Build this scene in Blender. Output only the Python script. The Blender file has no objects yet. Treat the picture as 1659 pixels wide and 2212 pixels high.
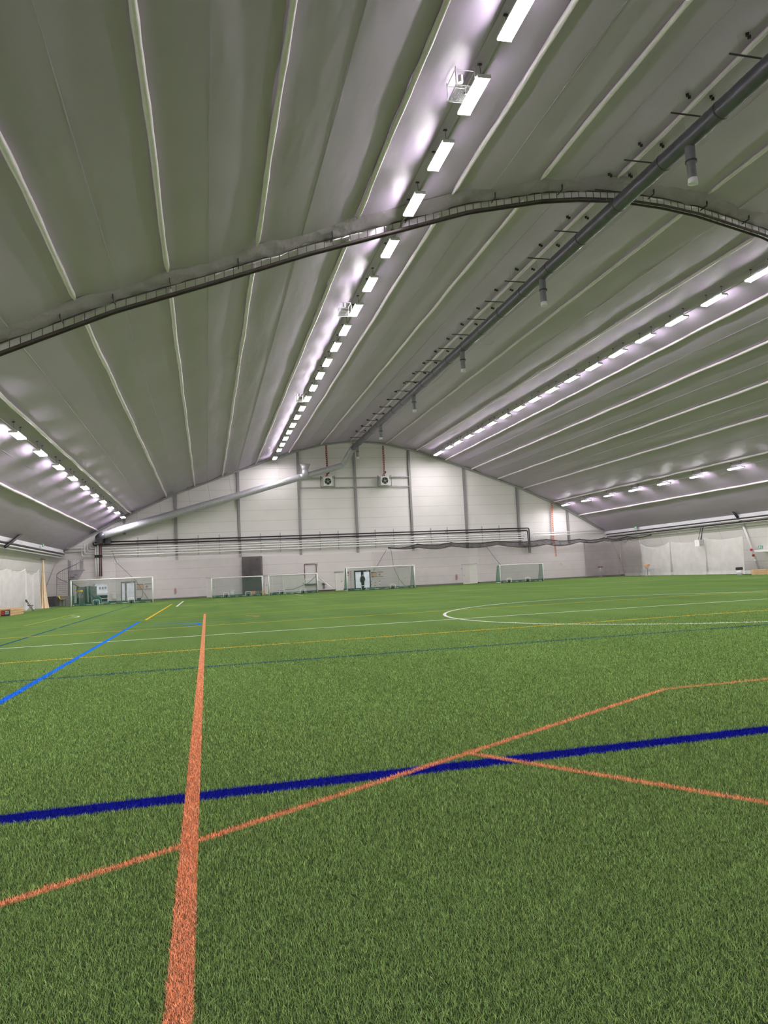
import bpy, bmesh, math, random
import numpy as np
from mathutils import Vector, Matrix
random.seed(7); rng = np.random.default_rng(7)
SC = bpy.context.scene
COL = SC.collection
PI = math.pi
# ------------------------------------------------------------------ camera, world, exposure
cam_d = bpy.data.cameras.new('camera'); cam = bpy.data.objects.new('camera', cam_d); COL.objects.link(cam)
R_ = Vector((0.9699208949, -0.2387540322, -0.0474338454)); U_ = Vector((0.0252949752, -0.0949519515, 0.9951604349)); F_ = Vector((0.2421025027, 0.9664267375, 0.0860566045))
m = Matrix.Identity(4)
for i in range(3):
    m[i][0] = R_[i]; m[i][1] = U_[i]; m[i][2] = -F_[i]
m[0][3], m[1][3], m[2][3] = 0, 0, 1.65
cam.matrix_world = m
cam_d.sensor_fit = 'HORIZONTAL'; cam_d.sensor_width = 36; cam_d.lens = 1550/1659*36
cam_d.clip_start = .1; cam_d.clip_end = 500
SC.camera = cam
w = bpy.data.worlds.new('world'); SC.world = w; w.use_nodes = True
w.node_tree.nodes['Background'].inputs[0].default_value = (0, 0, 0, 1)
SC.view_settings.view_transform = 'Standard'; SC.view_settings.look = 'None'; SC.view_settings.gamma = 1
SC.view_settings.use_curve_mapping = False
SC.view_settings.exposure = 0.0
LAMP = 154.0            # radiance of the light panels
SC.cycles.use_denoising = True
SC.cycles.max_bounces = 7; SC.cycles.diffuse_bounces = 4; SC.cycles.glossy_bounces = 3; SC.cycles.transparent_max_bounces = 16
SC.cycles.sample_clamp_indirect = 6; SC.cycles.caustics_reflective = False; SC.cycles.caustics_refractive = False

# ------------------------------------------------------------------ materials
M = {}
def mat(name, col, rough=.6, metal=0, var=.1, scale=4., bump=0, bscale=40., spec=.5, alpha=1, emis=0, trans=0):
    mt = bpy.data.materials.new(name); mt.use_nodes = True; nt = mt.node_tree; N = nt.nodes; L = nt.links
    b = N['Principled BSDF']; b.inputs['Roughness'].default_value = rough; b.inputs['Metallic'].default_value = metal
    b.inputs['Specular IOR Level'].default_value = spec
    tc = N.new('ShaderNodeTexCoord'); no = N.new('ShaderNodeTexNoise'); no.inputs['Scale'].default_value = scale; no.inputs['Detail'].default_value = 4
    L.new(tc.outputs['Object'], no.inputs['Vector'])
    cr = N.new('ShaderNodeValToRGB'); cr.color_ramp.elements[0].position = .3; cr.color_ramp.elements[1].position = .7
    cr.color_ramp.elements[0].color = tuple(c*(1-var) for c in col)+(1,); cr.color_ramp.elements[1].color = tuple(min(1, c*(1+var)) for c in col)+(1,)
    L.new(no.outputs['Fac'], cr.inputs['Fac']); L.new(cr.outputs['Color'], b.inputs['Base Color'])
    if bump:
        n2 = N.new('ShaderNodeTexNoise'); n2.inputs['Scale'].default_value = bscale; L.new(tc.outputs['Object'], n2.inputs['Vector'])
        bp = N.new('ShaderNodeBump'); bp.inputs['Strength'].default_value = bump; bp.inputs['Distance'].default_value = .05
        L.new(n2.outputs['Fac'], bp.inputs['Height']); L.new(bp.outputs['Normal'], b.inputs['Normal'])
    if emis:
        L.new(cr.outputs['Color'], b.inputs['Emission Color']); b.inputs['Emission Strength'].default_value = emis
    if alpha < 1:
        out = N['Material Output']; tr = N.new('ShaderNodeBsdfTransparent'); mx = N.new('ShaderNodeMixShader')
        n3 = N.new('ShaderNodeTexNoise'); n3.inputs['Scale'].default_value = 1.3; L.new(tc.outputs['Object'], n3.inputs['Vector'])
        mr = N.new('ShaderNodeMapRange'); mr.inputs[1].default_value = .3; mr.inputs[2].default_value = .7
        mr.inputs[3].default_value = alpha*.93; mr.inputs[4].default_value = min(1, alpha*1.07)
        L.new(n3.outputs['Fac'], mr.inputs[0]); L.new(mr.outputs[0], mx.inputs[0])
        L.new(tr.outputs[0], mx.inputs[1]); L.new(b.outputs[0], mx.inputs[2]); L.new(mx.outputs[0], out.inputs['Surface'])
    M[name] = mt
    return mt

mat('white_paint', (.82, .81, .8), .4, var=.04)
mat('steel_grey', (.42, .41, .42), .5, metal=.2, var=.1)
mat('column_steel', (.3, .28, .29), .5, metal=.1, var=.1)
mat('dark_steel', (.06, .05, .06), .55, var=.25, scale=2)
mat('arch_steel', (.07, .05, .055), .6, var=.3, scale=1.5)
mat('galvanised', (.5, .49, .54), .3, metal=.3, var=.12, scale=6)
mat('hose_grey', (.24, .235, .26), .4, metal=.3, var=.1)
mat('duct_dark', (.125, .12, .15), .3, metal=.35, var=.12, scale=3)
mat('black_pipe', (.025, .02, .025), .45, var=.2)
mat('white_pipe', (.92, .9, .92), .4, var=.06)
mat('brown_pipe', (.16, .07, .075), .5, var=.1)
mat('orange_tray', (.62, .17, .07), .6, var=.1)
mat('red_tray', (.33, .07, .05), .6, var=.1)
mat('black', (.018, .017, .02), .6, var=.3)
mat('black_rubber', (.02, .02, .02), .85, var=.2)
mat('yellow', (.75, .46, .03), .5, var=.06)
mat('orange', (.8, .33, .06), .5, var=.06)
mat('cream_cloth', (.72, .55, .36), .85, var=.08)
mat('timber', (.55, .36, .19), .7, var=.2, scale=9)
mat('red', (.5, .03, .03), .5, var=.08)
mat('teal', (.06, .2, .17), .6, var=.15)
mat('dark_green', (.035, .075, .06), .7, var=.25)
mat('grey_panel', (.19, .22, .2), .7, var=.15)
mat('door_white', (.72, .69, .66), .5, var=.03)
mat('pale_plate', (.74, .72, .77), .5, var=.05, scale=.6)
mat('poster_tan', (.62, .36, .2), .6, var=.08)
mat('poster_white', (.75, .72, .72), .6, var=.04)
mat('door_frame', (.022, .025, .028), .45, var=.2)
mat('lit_glass', (.72, .75, .82), .2, var=.16, scale=1.6, emis=.35)
mat('sleeve', (.86, .78, .82), .4, var=.04, bump=.5, bscale=3.5)
mat('sleeve_film', (.36, .31, .36), .28, var=.1, scale=1.5, bump=.9, bscale=3.5)
mat('skin', (.5, .3, .22), .6, var=.05)
mat('cloth_black', (.02, .02, .024), .8, var=.3)
mat('hair', (.03, .02, .015), .7, var=.2)
mat('net_white', (.72, .67, .68), .9, var=.02, alpha=.3)
mat('net_bright', (.9, .86, .86), .9, var=.02, alpha=.4)
mat('net_cord', (.8, .78, .78), .9, var=.05)
mat('net_brown', (.27, .23, .24), .9, var=.1, alpha=.5)
mat('net_black', (.06, .05, .055), .9, var=.2, alpha=.78)
mat('net_green', (.10, .27, .2), .9, var=.1, alpha=.26)
mat('net_green_side', (.03, .2, .12), .9, var=.1, alpha=.62)
mat('stair_steel', (.34, .31, .35), .5, metal=.3, var=.12)
mat('cord_dark', (.12, .11, .11), .9, var=.1)
mat('sign_green', (.05, .4, .25), .5, var=.05)

def lampmat():
    mt = bpy.data.materials.new('lamp_diffuser'); mt.use_nodes = True; nt = mt.node_tree; nt.nodes.remove(nt.nodes['Principled BSDF'])
    e = nt.nodes.new('ShaderNodeEmission'); e.inputs[0].default_value = (1, .955, .985, 1); e.inputs[1].default_value = LAMP
    nt.links.new(e.outputs[0], nt.nodes['Material Output'].inputs[0]); M['lamp'] = mt
lampmat()

def roofmat():
    mt = mat('roof_fabric', (.52, .42, .58), .42, var=.03, scale=.35, spec=.6)
    nt = mt.node_tree; N = nt.nodes; L = nt.links; b = N['Principled BSDF']
    tc = N.new('ShaderNodeTexCoord'); mp = N.new('ShaderNodeMapping'); mp.inputs['Scale'].default_value = (.7, .22, .7)
    n = N.new('ShaderNodeTexNoise'); n.inputs['Scale'].default_value = 1.0; n.inputs['Detail'].default_value = 3
    L.new(tc.outputs['Object'], mp.inputs[0]); L.new(mp.outputs[0], n.inputs['Vector'])
    bp = N.new('ShaderNodeBump'); bp.inputs['Strength'].default_value = .25; bp.inputs['Distance'].default_value = .25
    L.new(n.outputs['Fac'], bp.inputs['Height']); L.new(bp.outputs['Normal'], b.inputs['Normal'])
roofmat()

def wallmat(name, col, hor=1.2, vert=0):
    mt = mat(name, col, .5, var=.025, scale=.5); nt = mt.node_tree; N = nt.nodes; L = nt.links; b = N['Principled BSDF']
    src = b.inputs['Base Color'].links[0].from_socket
    tc = N.new('ShaderNodeTexCoord'); sp = N.new('ShaderNodeSeparateXYZ'); L.new(tc.outputs['Object'], sp.inputs[0])
    def line(sock, period, wd):
        d = N.new('ShaderNodeMath'); d.operation = 'DIVIDE'; L.new(sock, d.inputs[0]); d.inputs[1].default_value = period
        f = N.new('ShaderNodeMath'); f.operation = 'FRACT'; L.new(d.outputs[0], f.inputs[0])
        c = N.new('ShaderNodeMath'); c.operation = 'LESS_THAN'; L.new(f.outputs[0], c.inputs[0]); c.inputs[1].default_value = wd/period
        return c.outputs[0]
    a = line(sp.outputs[2], hor, .035)
    if vert:
        v = line(sp.outputs[1], vert, .05); mx = N.new('ShaderNodeMath'); mx.operation = 'MAXIMUM'; L.new(a, mx.inputs[0]); L.new(v, mx.inputs[1]); a = mx.outputs[0]
    mix = N.new('ShaderNodeMix'); mix.data_type = 'RGBA'; L.new(a, mix.inputs['Factor']); L.new(src, mix.inputs['A'])
    mix.inputs['B'].default_value = tuple(c*.72 for c in col)+(1,); L.new(mix.outputs['Result'], b.inputs['Base Color'])
    wv = N.new('ShaderNodeTexWave'); wv.bands_direction = 'Z'; wv.inputs['Scale'].default_value = 3.0; L.new(tc.outputs['Object'], wv.inputs['Vector'])
    bp = N.new('ShaderNodeBump'); bp.inputs['Strength'].default_value = .12; bp.inputs['Distance'].default_value = .02
    L.new(wv.outputs['Fac'], bp.inputs['Height']); L.new(bp.outputs['Normal'], b.inputs['Normal'])
wallmat('gable_panels', (.8, .76, .75))
wallmat('gable_lower', (.72, .66, .665), 1.1)
wallmat('side_panels', (.8, .755, .755), 1.15, 3.3)

LC = {'green': (.13, .21, .064), 'orange': (.66, .27, .14), 'navy': (.004, .007, .23), 'deepblue': (.02, .075, .14), 'blue': (.02, .16, .68), 'yellow': (.66, .42, .05), 'white': (.8, .8, .66),
      'fyellow': (.38, .36, .06), 'fteal': (.105, .185, .075), 'fwhite': (.42, .46, .28)}
def turfmat(name, c, spread=.6, c2=None):
    mt = bpy.data.materials.new(name); mt.use_nodes = True; nt = mt.node_tree; N = nt.nodes; L = nt.links; b = N['Principled BSDF']
    b.inputs['Roughness'].default_value = 1; b.inputs['Specular IOR Level'].default_value = 0
    tc = N.new('ShaderNodeTexCoord')
    def noise(scale, det=3, st=(1, 1, 1)):
        mp = N.new('ShaderNodeMapping'); mp.inputs['Scale'].default_value = st; L.new(tc.outputs['Object'], mp.inputs[0])
        n = N.new('ShaderNodeTexNoise'); n.inputs['Scale'].default_value = scale; n.inputs['Detail'].default_value = det; L.new(mp.outputs[0], n.inputs['Vector']); return n.outputs['Fac']
    def ramp(f, lo, hi, p0=.3, p1=.7):
        r = N.new('ShaderNodeValToRGB'); r.color_ramp.elements[0].position = p0; r.color_ramp.elements[1].position = p1
        r.color_ramp.elements[0].color = lo+(1,); r.color_ramp.elements[1].color = hi+(1,); L.new(f, r.inputs['Fac']); return r.outputs['Color']
    def mul(a, bb):
        x = N.new('ShaderNodeMix'); x.data_type = 'RGBA'; x.blend_type = 'MULTIPLY'; x.inputs['Factor'].default_value = 1; L.new(a, x.inputs['A']); L.new(bb, x.inputs['B']); return x.outputs['Result']
    base = ramp(noise(95, 2), tuple(v*(1-spread) for v in c), tuple(min(1, v*(1+spread)) for v in c))
    base = mul(base, ramp(noise(26, 3), (.72, .72, .72), (1.2, 1.2, 1.2)))
    if name == 'turf_green':
        base = mul(base, ramp(noise(1.0, 3, (.35, .12, 1)), (.85, .88, .85), (1.1, 1.1, 1.08)))
        base = mul(base, ramp(noise(1.0, 2, (1.1, .05, 1)), (.92, .93, .92), (1.07, 1.06, 1.0)))
    # crumb infill under the separate blades of the near pile
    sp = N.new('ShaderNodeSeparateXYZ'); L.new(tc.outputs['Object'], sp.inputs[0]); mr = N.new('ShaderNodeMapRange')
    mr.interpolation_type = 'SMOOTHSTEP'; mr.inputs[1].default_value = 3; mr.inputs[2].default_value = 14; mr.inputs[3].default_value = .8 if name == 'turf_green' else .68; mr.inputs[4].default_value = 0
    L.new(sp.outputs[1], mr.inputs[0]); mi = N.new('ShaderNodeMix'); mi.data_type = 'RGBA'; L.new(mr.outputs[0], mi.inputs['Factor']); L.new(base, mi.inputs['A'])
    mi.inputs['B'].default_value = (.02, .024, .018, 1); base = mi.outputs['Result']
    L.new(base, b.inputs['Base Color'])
    bp = N.new('ShaderNodeBump'); bp.inputs['Strength'].default_value = .8; bp.inputs['Distance'].default_value = .02
    L.new(noise(70, 2), bp.inputs['Height']); L.new(bp.outputs['Normal'], b.inputs['Normal'])
    M[name] = mt
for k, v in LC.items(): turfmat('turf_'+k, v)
def blademat():
    mt = bpy.data.materials.new('turf_blades'); mt.use_nodes = True; nt = mt.node_tree; N = nt.nodes; L = nt.links; b = N['Principled BSDF']
    b.inputs['Roughness'].default_value = 1; b.inputs['Specular IOR Level'].default_value = .02
    a = N.new('ShaderNodeVertexColor'); a.layer_name = 'blade'; L.new(a.outputs['Color'], b.inputs['Base Color'])
    M['blades'] = mt
blademat()

# ------------------------------------------------------------------ mesh helpers
class MB:
    def __init__(s): s.v = []; s.f = []; s.mi = []; s.cur = 0
    def add(s, vs, fs):
        o = len(s.v); s.v += [tuple(x) for x in vs]; s.f += [tuple(i+o for i in f) for f in fs]; s.mi += [s.cur]*len(fs); return s
    def box(s, c, d, rz=0, ry=0):
        x, y, z = d[0]/2, d[1]/2, d[2]/2
        mm = Matrix.Translation(c) @ Matrix.Rotation(rz, 4, 'Z') @ Matrix.Rotation(ry, 4, 'Y')
        vs = [mm @ Vector(p) for p in ((-x,-y,-z),(x,-y,-z),(x,y,-z),(-x,y,-z),(-x,-y,z),(x,-y,z),(x,y,z),(-x,y,z))]
        return s.add(vs, [(0,3,2,1),(4,5,6,7),(0,1,5,4),(1,2,6,5),(2,3,7,6),(3,0,4,7)])
    def bb(s, x0, x1, y0, y1, z0, z1): return s.box(((x0+x1)/2, (y0+y1)/2, (z0+z1)/2), (x1-x0, y1-y0, z1-z0))
    def tube(s, path, r, n=8, caps=True):
        P = [Vector(p) for p in path]; rs = r if isinstance(r, (list, tuple)) else [r]*len(P)
        t0 = (P[1]-P[0]).normalized(); up = Vector((0, 0, 1)) if abs(t0.z) < .9 else Vector((1, 0, 0))
        vs = []; fs = []
        for i, p in enumerate(P):
            if i == 0: t = t0
            elif i == len(P)-1: t = (P[i]-P[i-1]).normalized()
            else: t = ((P[i+1]-P[i]).normalized()+(P[i]-P[i-1]).normalized()).normalized()
            a = up-t*up.dot(t)
            if a.length < 1e-4: a = t.orthogonal()
            a.normalize(); b = t.cross(a); up = a
            for k in range(n):
                an = 2*PI*k/n; vs.append(p+(a*math.cos(an)+b*math.sin(an))*rs[i])
        for i in range(len(P)-1):
            for k in range(n): fs.append((i*n+k, i*n+(k+1) % n, (i+1)*n+(k+1) % n, (i+1)*n+k))
        if caps: fs.append(tuple(range(n-1, -1, -1))); fs.append(tuple((len(P)-1)*n+k for k in range(n)))
        return s.add(vs, fs)
    def grid(s, rows):
        nr, nc = len(rows), len(rows[0])
        return s.add([p for r in rows for p in r], [(i*nc+j, i*nc+j+1, (i+1)*nc+j+1, (i+1)*nc+j) for i in range(nr-1) for j in range(nc-1)])
    def build(s, name, mats, parent=None, smooth=False, rel=None):
        me = bpy.data.meshes.new(name)
        off = Vector(rel) if rel is not None else (Vector(parent.location) if parent is not None and parent.get('abs') else Vector((0, 0, 0)))
        if parent is not None and rel is None:
            p = parent; off = Vector((0, 0, 0))
            while p is not None: off += p.location; p = p.parent
        me.from_pydata([tuple(Vector(v)-off) for v in s.v], [], s.f)
        if not isinstance(mats, (list, tuple)): mats = [mats]
        for k in mats: me.materials.append(M[k])
        if len(mats) > 1: me.polygons.foreach_set('material_index', s.mi)
        if smooth: me.polygons.foreach_set('use_smooth', [True]*len(me.polygons))
        o = bpy.data.objects.new(name, me); COL.objects.link(o)
        if parent is not None: o.parent = parent
        elif rel is not None: o.location = rel
        return o
def tag(o, label, cat, group=None, kind=None):
    o['label'] = label; o['category'] = cat
    if group: o['group'] = group
    if kind: o['kind'] = kind
    return o
def thing(name, label, cat, loc, group=None):
    o = bpy.data.objects.new(name, None); COL.objects.link(o); o.location = loc; o.empty_display_size = .2
    return tag(o, label, cat, group)
def struct(o): o['kind'] = 'structure'; return o
def copy_tree(o, parent=None):
    c = o.copy(); COL.objects.link(c); c.parent = parent
    for ch in list(o.children): copy_tree(ch, c)
    return c
ORD = ['first', 'second', 'third', 'fourth', 'fifth', 'sixth', 'seventh', 'eighth', 'ninth', 'tenth', 'eleventh', 'twelfth', 'thirteenth', 'fourteenth', 'fifteenth', 'sixteenth', 'seventeenth', 'eighteenth', 'nineteenth', 'twentieth', 'twenty-first', 'twenty-second', 'twenty-third']

# ------------------------------------------------------------------ the hall: measured profile (metres)
D = 83.0; Y0 = -36.0; RX = 17.6; XL, XR = -14.6, 49.8
_d = [0, 2, 3.7, 7, 10, 13.5, 17, 20.5, 25, 27.5, 30, 32.0, 33.2]; _z = [17.72, 17.6, 17.38, 16.65, 15.65, 14.5, 13.2, 11.95, 9.95, 8.7, 7.3, 6.1, 5.4]
def roofz(x): return float(np.interp(abs(x-RX), _d, _z))
PX = [-11.3, -7.9, -4.05, -1.05, 2.05, 5.8, 9.65, 13.45, 17.0, 21.35, 25.05, 28.7, 32.05, 35.45, 38.8, 42.85, 46.25]
LROW = {'c': [15.1, 18.1, 21.1, 24.2, 27.8, 31.5, 34.8, 37.8, 40.7, 43.8, 46.8, 49.9, 53.1, 56.2, 59.3, 62.5, 65.5, 68.6, 71.7, 74.8, 79.9],
        'r': [28.5, 31.8, 34.95, 38.0, 41.05, 44.1, 47.2, 50.35, 53.4, 56.45, 59.55, 62.7, 65.75, 68.8, 72.0, 75.1, 78.2, 79.4],
        's': [50.7, 55.6, 60.5, 65.4, 70.3, 75.2, 80.1],
        'l': [36.1, 40.8, 45.6, 50.3, 55.1, 59.9, 64.5, 69.6, 74.4, 79.4]}
LX = {'c': 7.76, 'r': 26.7, 's': 43.25, 'l': -8.39}
ENDS = [-15.6]+PX+[50.8]
def fabz(x, y):
    k = 0
    while k < len(ENDS)-2 and x > ENDS[k+1]: k += 1
    t = (x-ENDS[k])/(ENDS[k+1]-ENDS[k])
    lit = any(ENDS[k] < v < ENDS[k+1] for v in LX.values())
    z = roofz(x)-(.02 if lit else .13)*math.sin(PI*min(max(t, 0), 1))
    return z
# floor with its painted lines (one mesh)
LINES = [  # colour, width, polyline
 ('deepblue', .12, [(-6.25, -6), (-6.25, 65.6)]), ('fyellow', .1, [(-8.5, 37.6), (-8.42, 51)]),
 ('fteal', .5, [(-14, 33.6), (48, 33.6)]), ('fteal', .9, [(1, 30.6), (48, 30.6)]), ('fteal', .9, [(-3.2, 29.4), (-.5, 29.6)]), ('fteal', .8, [(0, 43.5), (48, 44.3)]), ('fteal', .8, [(4, 53.0), (48, 53.2)]),
 ('deepblue', .12, [(-6.3, 31.7), (1.5, 32.2)]), ('fteal', .14, [(1.5, 32.2), (48, 32.2)]), ('fteal', .15, [(-6.2, 48.5), (20, 48.6)]),
 ('fyellow', .11, [(-14.5, 36.5), (14.5, 36.6)]), ('fyellow', .1, [(-3, 40.8), (48, 41)]),
 ('yellow', .11, [(-14.5, 28.5), (49, 29.2)]), ('fyellow', .14, [(-2.0, 57.4), (31, 57.6)]), ('fwhite', .14, [(-2.1, 55.2), (40, 55.6)]), ('fwhite', .16, [(-14, 71.6), (48, 71.6)]), ('fwhite', .16, [(8.7, 67), (8.8, 73.6)]), ('fwhite', .13, [(11, 66.2), (26, 66.2)]),
 ('deepblue', .12, [(-14.5, 14.7), (49, 14.7)]), ('yellow', .11, [(-14.5, 18.62), (49, 18.62)]), ('white', .12, [(-14.5, 23.45), (48.2, 23.45)]),
 ('white', .12, [(-14.35, -20), (-14.35, 76)]), ('yellow', .13, [(-2.88, 36.4), (-2.84, 62.5)]), ('white', .13, [(-2.18, 55), (-2.18, 71)]),
 ('white', .12, [(17.19+8.87*math.cos(a*PI/60), 23.5+8.87*math.sin(a*PI/60)) for a in range(121)]),
 ('white', .1, [(-8.05, 44.5), (-7.55, 44.7), (-7.32, 45.1), (-7.42, 46.3), (-7.8, 47.2), (-8.16, 48.0)]),
 ('blue', .13, [(-2.2, 31.6), (-1.2, 31.5), (-.5, 31.0), (-.28, 30.2), (-.35, 29.4), (-.9, 29.0)]),
 ('blue', .13, [(-3.06, -6), (-3.04, 34.9)]), ('navy', .24, [(-14.5, 5.9), (49, 5.9)]),
 ('orange', .075, [(-4.0, 2.72), (-.2, 4.85), (2.24, 6.27), (5.67, 8.26), (9.5, 8.26)]), ('orange', .075, [(2.24, 6.27), (4.3, 3.1)]),
 ('orange', .1, [(1.75, 34.7), (2.3, 33.7), (2.0, 33.2)]), ('orange', .11, [(-.138, -6), (-.148, 5.5), (-.14, 39.5)])]
def strip(mb, pts, wd, z):
    P = [Vector((p[0], p[1], 0)) for p in pts]; rows = []
    for i, p in enumerate(P):
        a = P[max(i-1, 0)]; b = P[min(i+1, len(P)-1)]
        if i in (0, len(P)-1) or (b-a).length < 1e-6: t = (b-a).normalized(); k = 1
        else:
            t1 = (p-a).normalized(); t2 = (b-p).normalized(); t = (t1+t2).normalized(); k = 1/max(.3, t.dot(t1))
        nrm = Vector((-t.y, t.x, 0))*wd/2*k
        rows.append([(p.x+nrm.x, p.y+nrm.y, z), (p.x-nrm.x, p.y-nrm.y, z)])
    vs = [q for r in rows for q in r]
    mb.add(vs, [(2*i+1, 2*i+3, 2*i+2, 2*i) for i in range(len(rows)-1)])
fl = MB(); fl.add([(-18.5, Y0, 0), (53.7, Y0, 0), (53.7, D+.6, 0), (-18.5, D+.6, 0)], [(0, 1, 2, 3)])
keys = list(LC)
for i, (c, wd, pts) in enumerate(LINES):
    fl.cur = keys.index(c); strip(fl, pts, wd, .001+.00015*i)
struct(fl.build('floor', ['turf_'+k for k in keys]))

# ceiling
xs = []
for a, b in zip(ENDS[:-1], ENDS[1:]): xs += [a+(b-a)*k/8 for k in range(8)]
xs.append(ENDS[-1])
ys = np.arange(Y0, D+.01, .425)
Z = np.array([[fabz(x, 0) for x in xs]]*len(ys))
XX, YY = np.meshgrid(xs, ys)
for y in [15.1-3.1*k for k in range(16)]+LROW['c']:
    Z -= .04*np.exp(-((XX-6.55)/.42)**2-((YY-y-1.5)/.75)**2)
for y in [36.1-4.75*k for k in range(15)]+LROW['l']:
    Z -= .10*np.exp(-((XX+9.6)/.8)**2-((YY-y-1.2)/.9)**2)
for y in LROW['s']+[45.8, 40.9]: Z -= .08*np.exp(-((XX-44.5)/.7)**2-((YY-y+.6)/.9)**2)
for y in LROW['r']: Z -= .03*np.exp(-((XX-25.9)/.4)**2-((YY-y-1.3)/.7)**2)
Z += .02*np.sin(YY*.55+XX*.9)*np.sin(XX*1.7)
cl = MB(); cl.grid([[(XX[i, j], YY[i, j], Z[i, j]) for j in range(len(xs))] for i in range(len(ys))])
ceiling = struct(cl.build('ceiling', 'roof_fabric', smooth=True))
sm = MB()
for a, b in zip(PX[:-1], PX[1:]):
    x = a*.55+b*.45; z = fabz(x, 0)-.02
    sm.box((x, (Y0+D)/2, z+.01), (.03, D-Y0-1, .012))
sm.build('seam', 'roof_fabric', ceiling)

# gable wall (upper part set back above the thicker lower wall)
def gable(name, y, th, mats):
    mb = MB(); prof = [(-18.2, 0), (-16.2, 4.6), (-15.5, 5.7), (-15.0, 5.8)]+[(RX+s*dd, zz+.05) for s in (-1, 1) for dd, zz in (list(zip(_d, _z))[::-1] if s < 0 else list(zip(_d, _z))[1:]) if dd < 32.6]+[(50.2, 5.8), (50.7, 5.7), (51.4, 4.6), (53.4, 0)]
    n = len(prof); vs = [(x, y, z) for x, z in prof]+[(x, y+th, z) for x, z in prof]
    mb.add(vs, [tuple(range(n)), tuple(range(2*n-1, n-1, -1))]+[(i, i+n, (i+1) % n+n, (i+1) % n) for i in range(n)])
    return struct(mb.build(name, mats))
gable('wall_back', D, .3, 'gable_panels')
gable('wall_front', Y0-.3, .3, 'gable_panels')
mb = MB(); mb.add([(-17.25, D-.35, 0), (52.45, D-.35, 0), (50.8, D-.35, 4.28), (-15.6, D-.35, 4.28), (-17.25, D-.01, 0), (52.45, D-.01, 0), (50.8, D-.01, 4.28), (-15.6, D-.01, 4.28)], [(0, 1, 2, 3), (3, 2, 6, 7), (0, 3, 7, 4), (1, 5, 6, 2), (4, 7, 6, 5)])
struct(mb.build('wall_lower_back', 'gable_lower'))
mb = MB(); mb.bb(-17, 52.2, D-.42, D-.35, 0, .16); struct(mb.build('baseboard_back', 'dark_steel'))
for nm, sg, xe, xf in (('left', -1, -15.1, -17.3), ('right', 1, 50.3, 52.5)):
    mb = MB(); mb.add([(xf, Y0, 0), (xf, D, 0), (xe, D, 5.7), (xe, Y0, 5.7), (xf+sg*.2, Y0, 0), (xf+sg*.2, D, 0), (xe+sg*.2, D, 5.7), (xe+sg*.2, Y0, 5.7)], [(0, 1, 2, 3), (7, 6, 5, 4), (0, 3, 7, 4), (1, 5, 6, 2), (3, 2, 6, 7)])
    struct(mb.build('wall_'+nm, 'side_panels'))
    mb = MB(); xk = xf-sg*1.6; mb.bb(min(xk, xk+sg*.5), max(xk, xk+sg*.5), 30, 80.5, 0, .3) if sg > 0 else mb.bb(xk-.5, xk, 30, 72, 0, .16)
    struct(mb.build('baseboard_'+nm, 'white_paint'))
# eave plates along both side walls
for k, (nm, sg, x) in enumerate((('left', -1, -14.75), ('right', 1, 50.05))):
    mb = MB(); mb.bb(min(x, x+sg*.25), max(x, x+sg*.25), Y0, D, 5.42, 6.12); struct(mb.build('trim_%d' % (k+1), 'pale_plate'))

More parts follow.
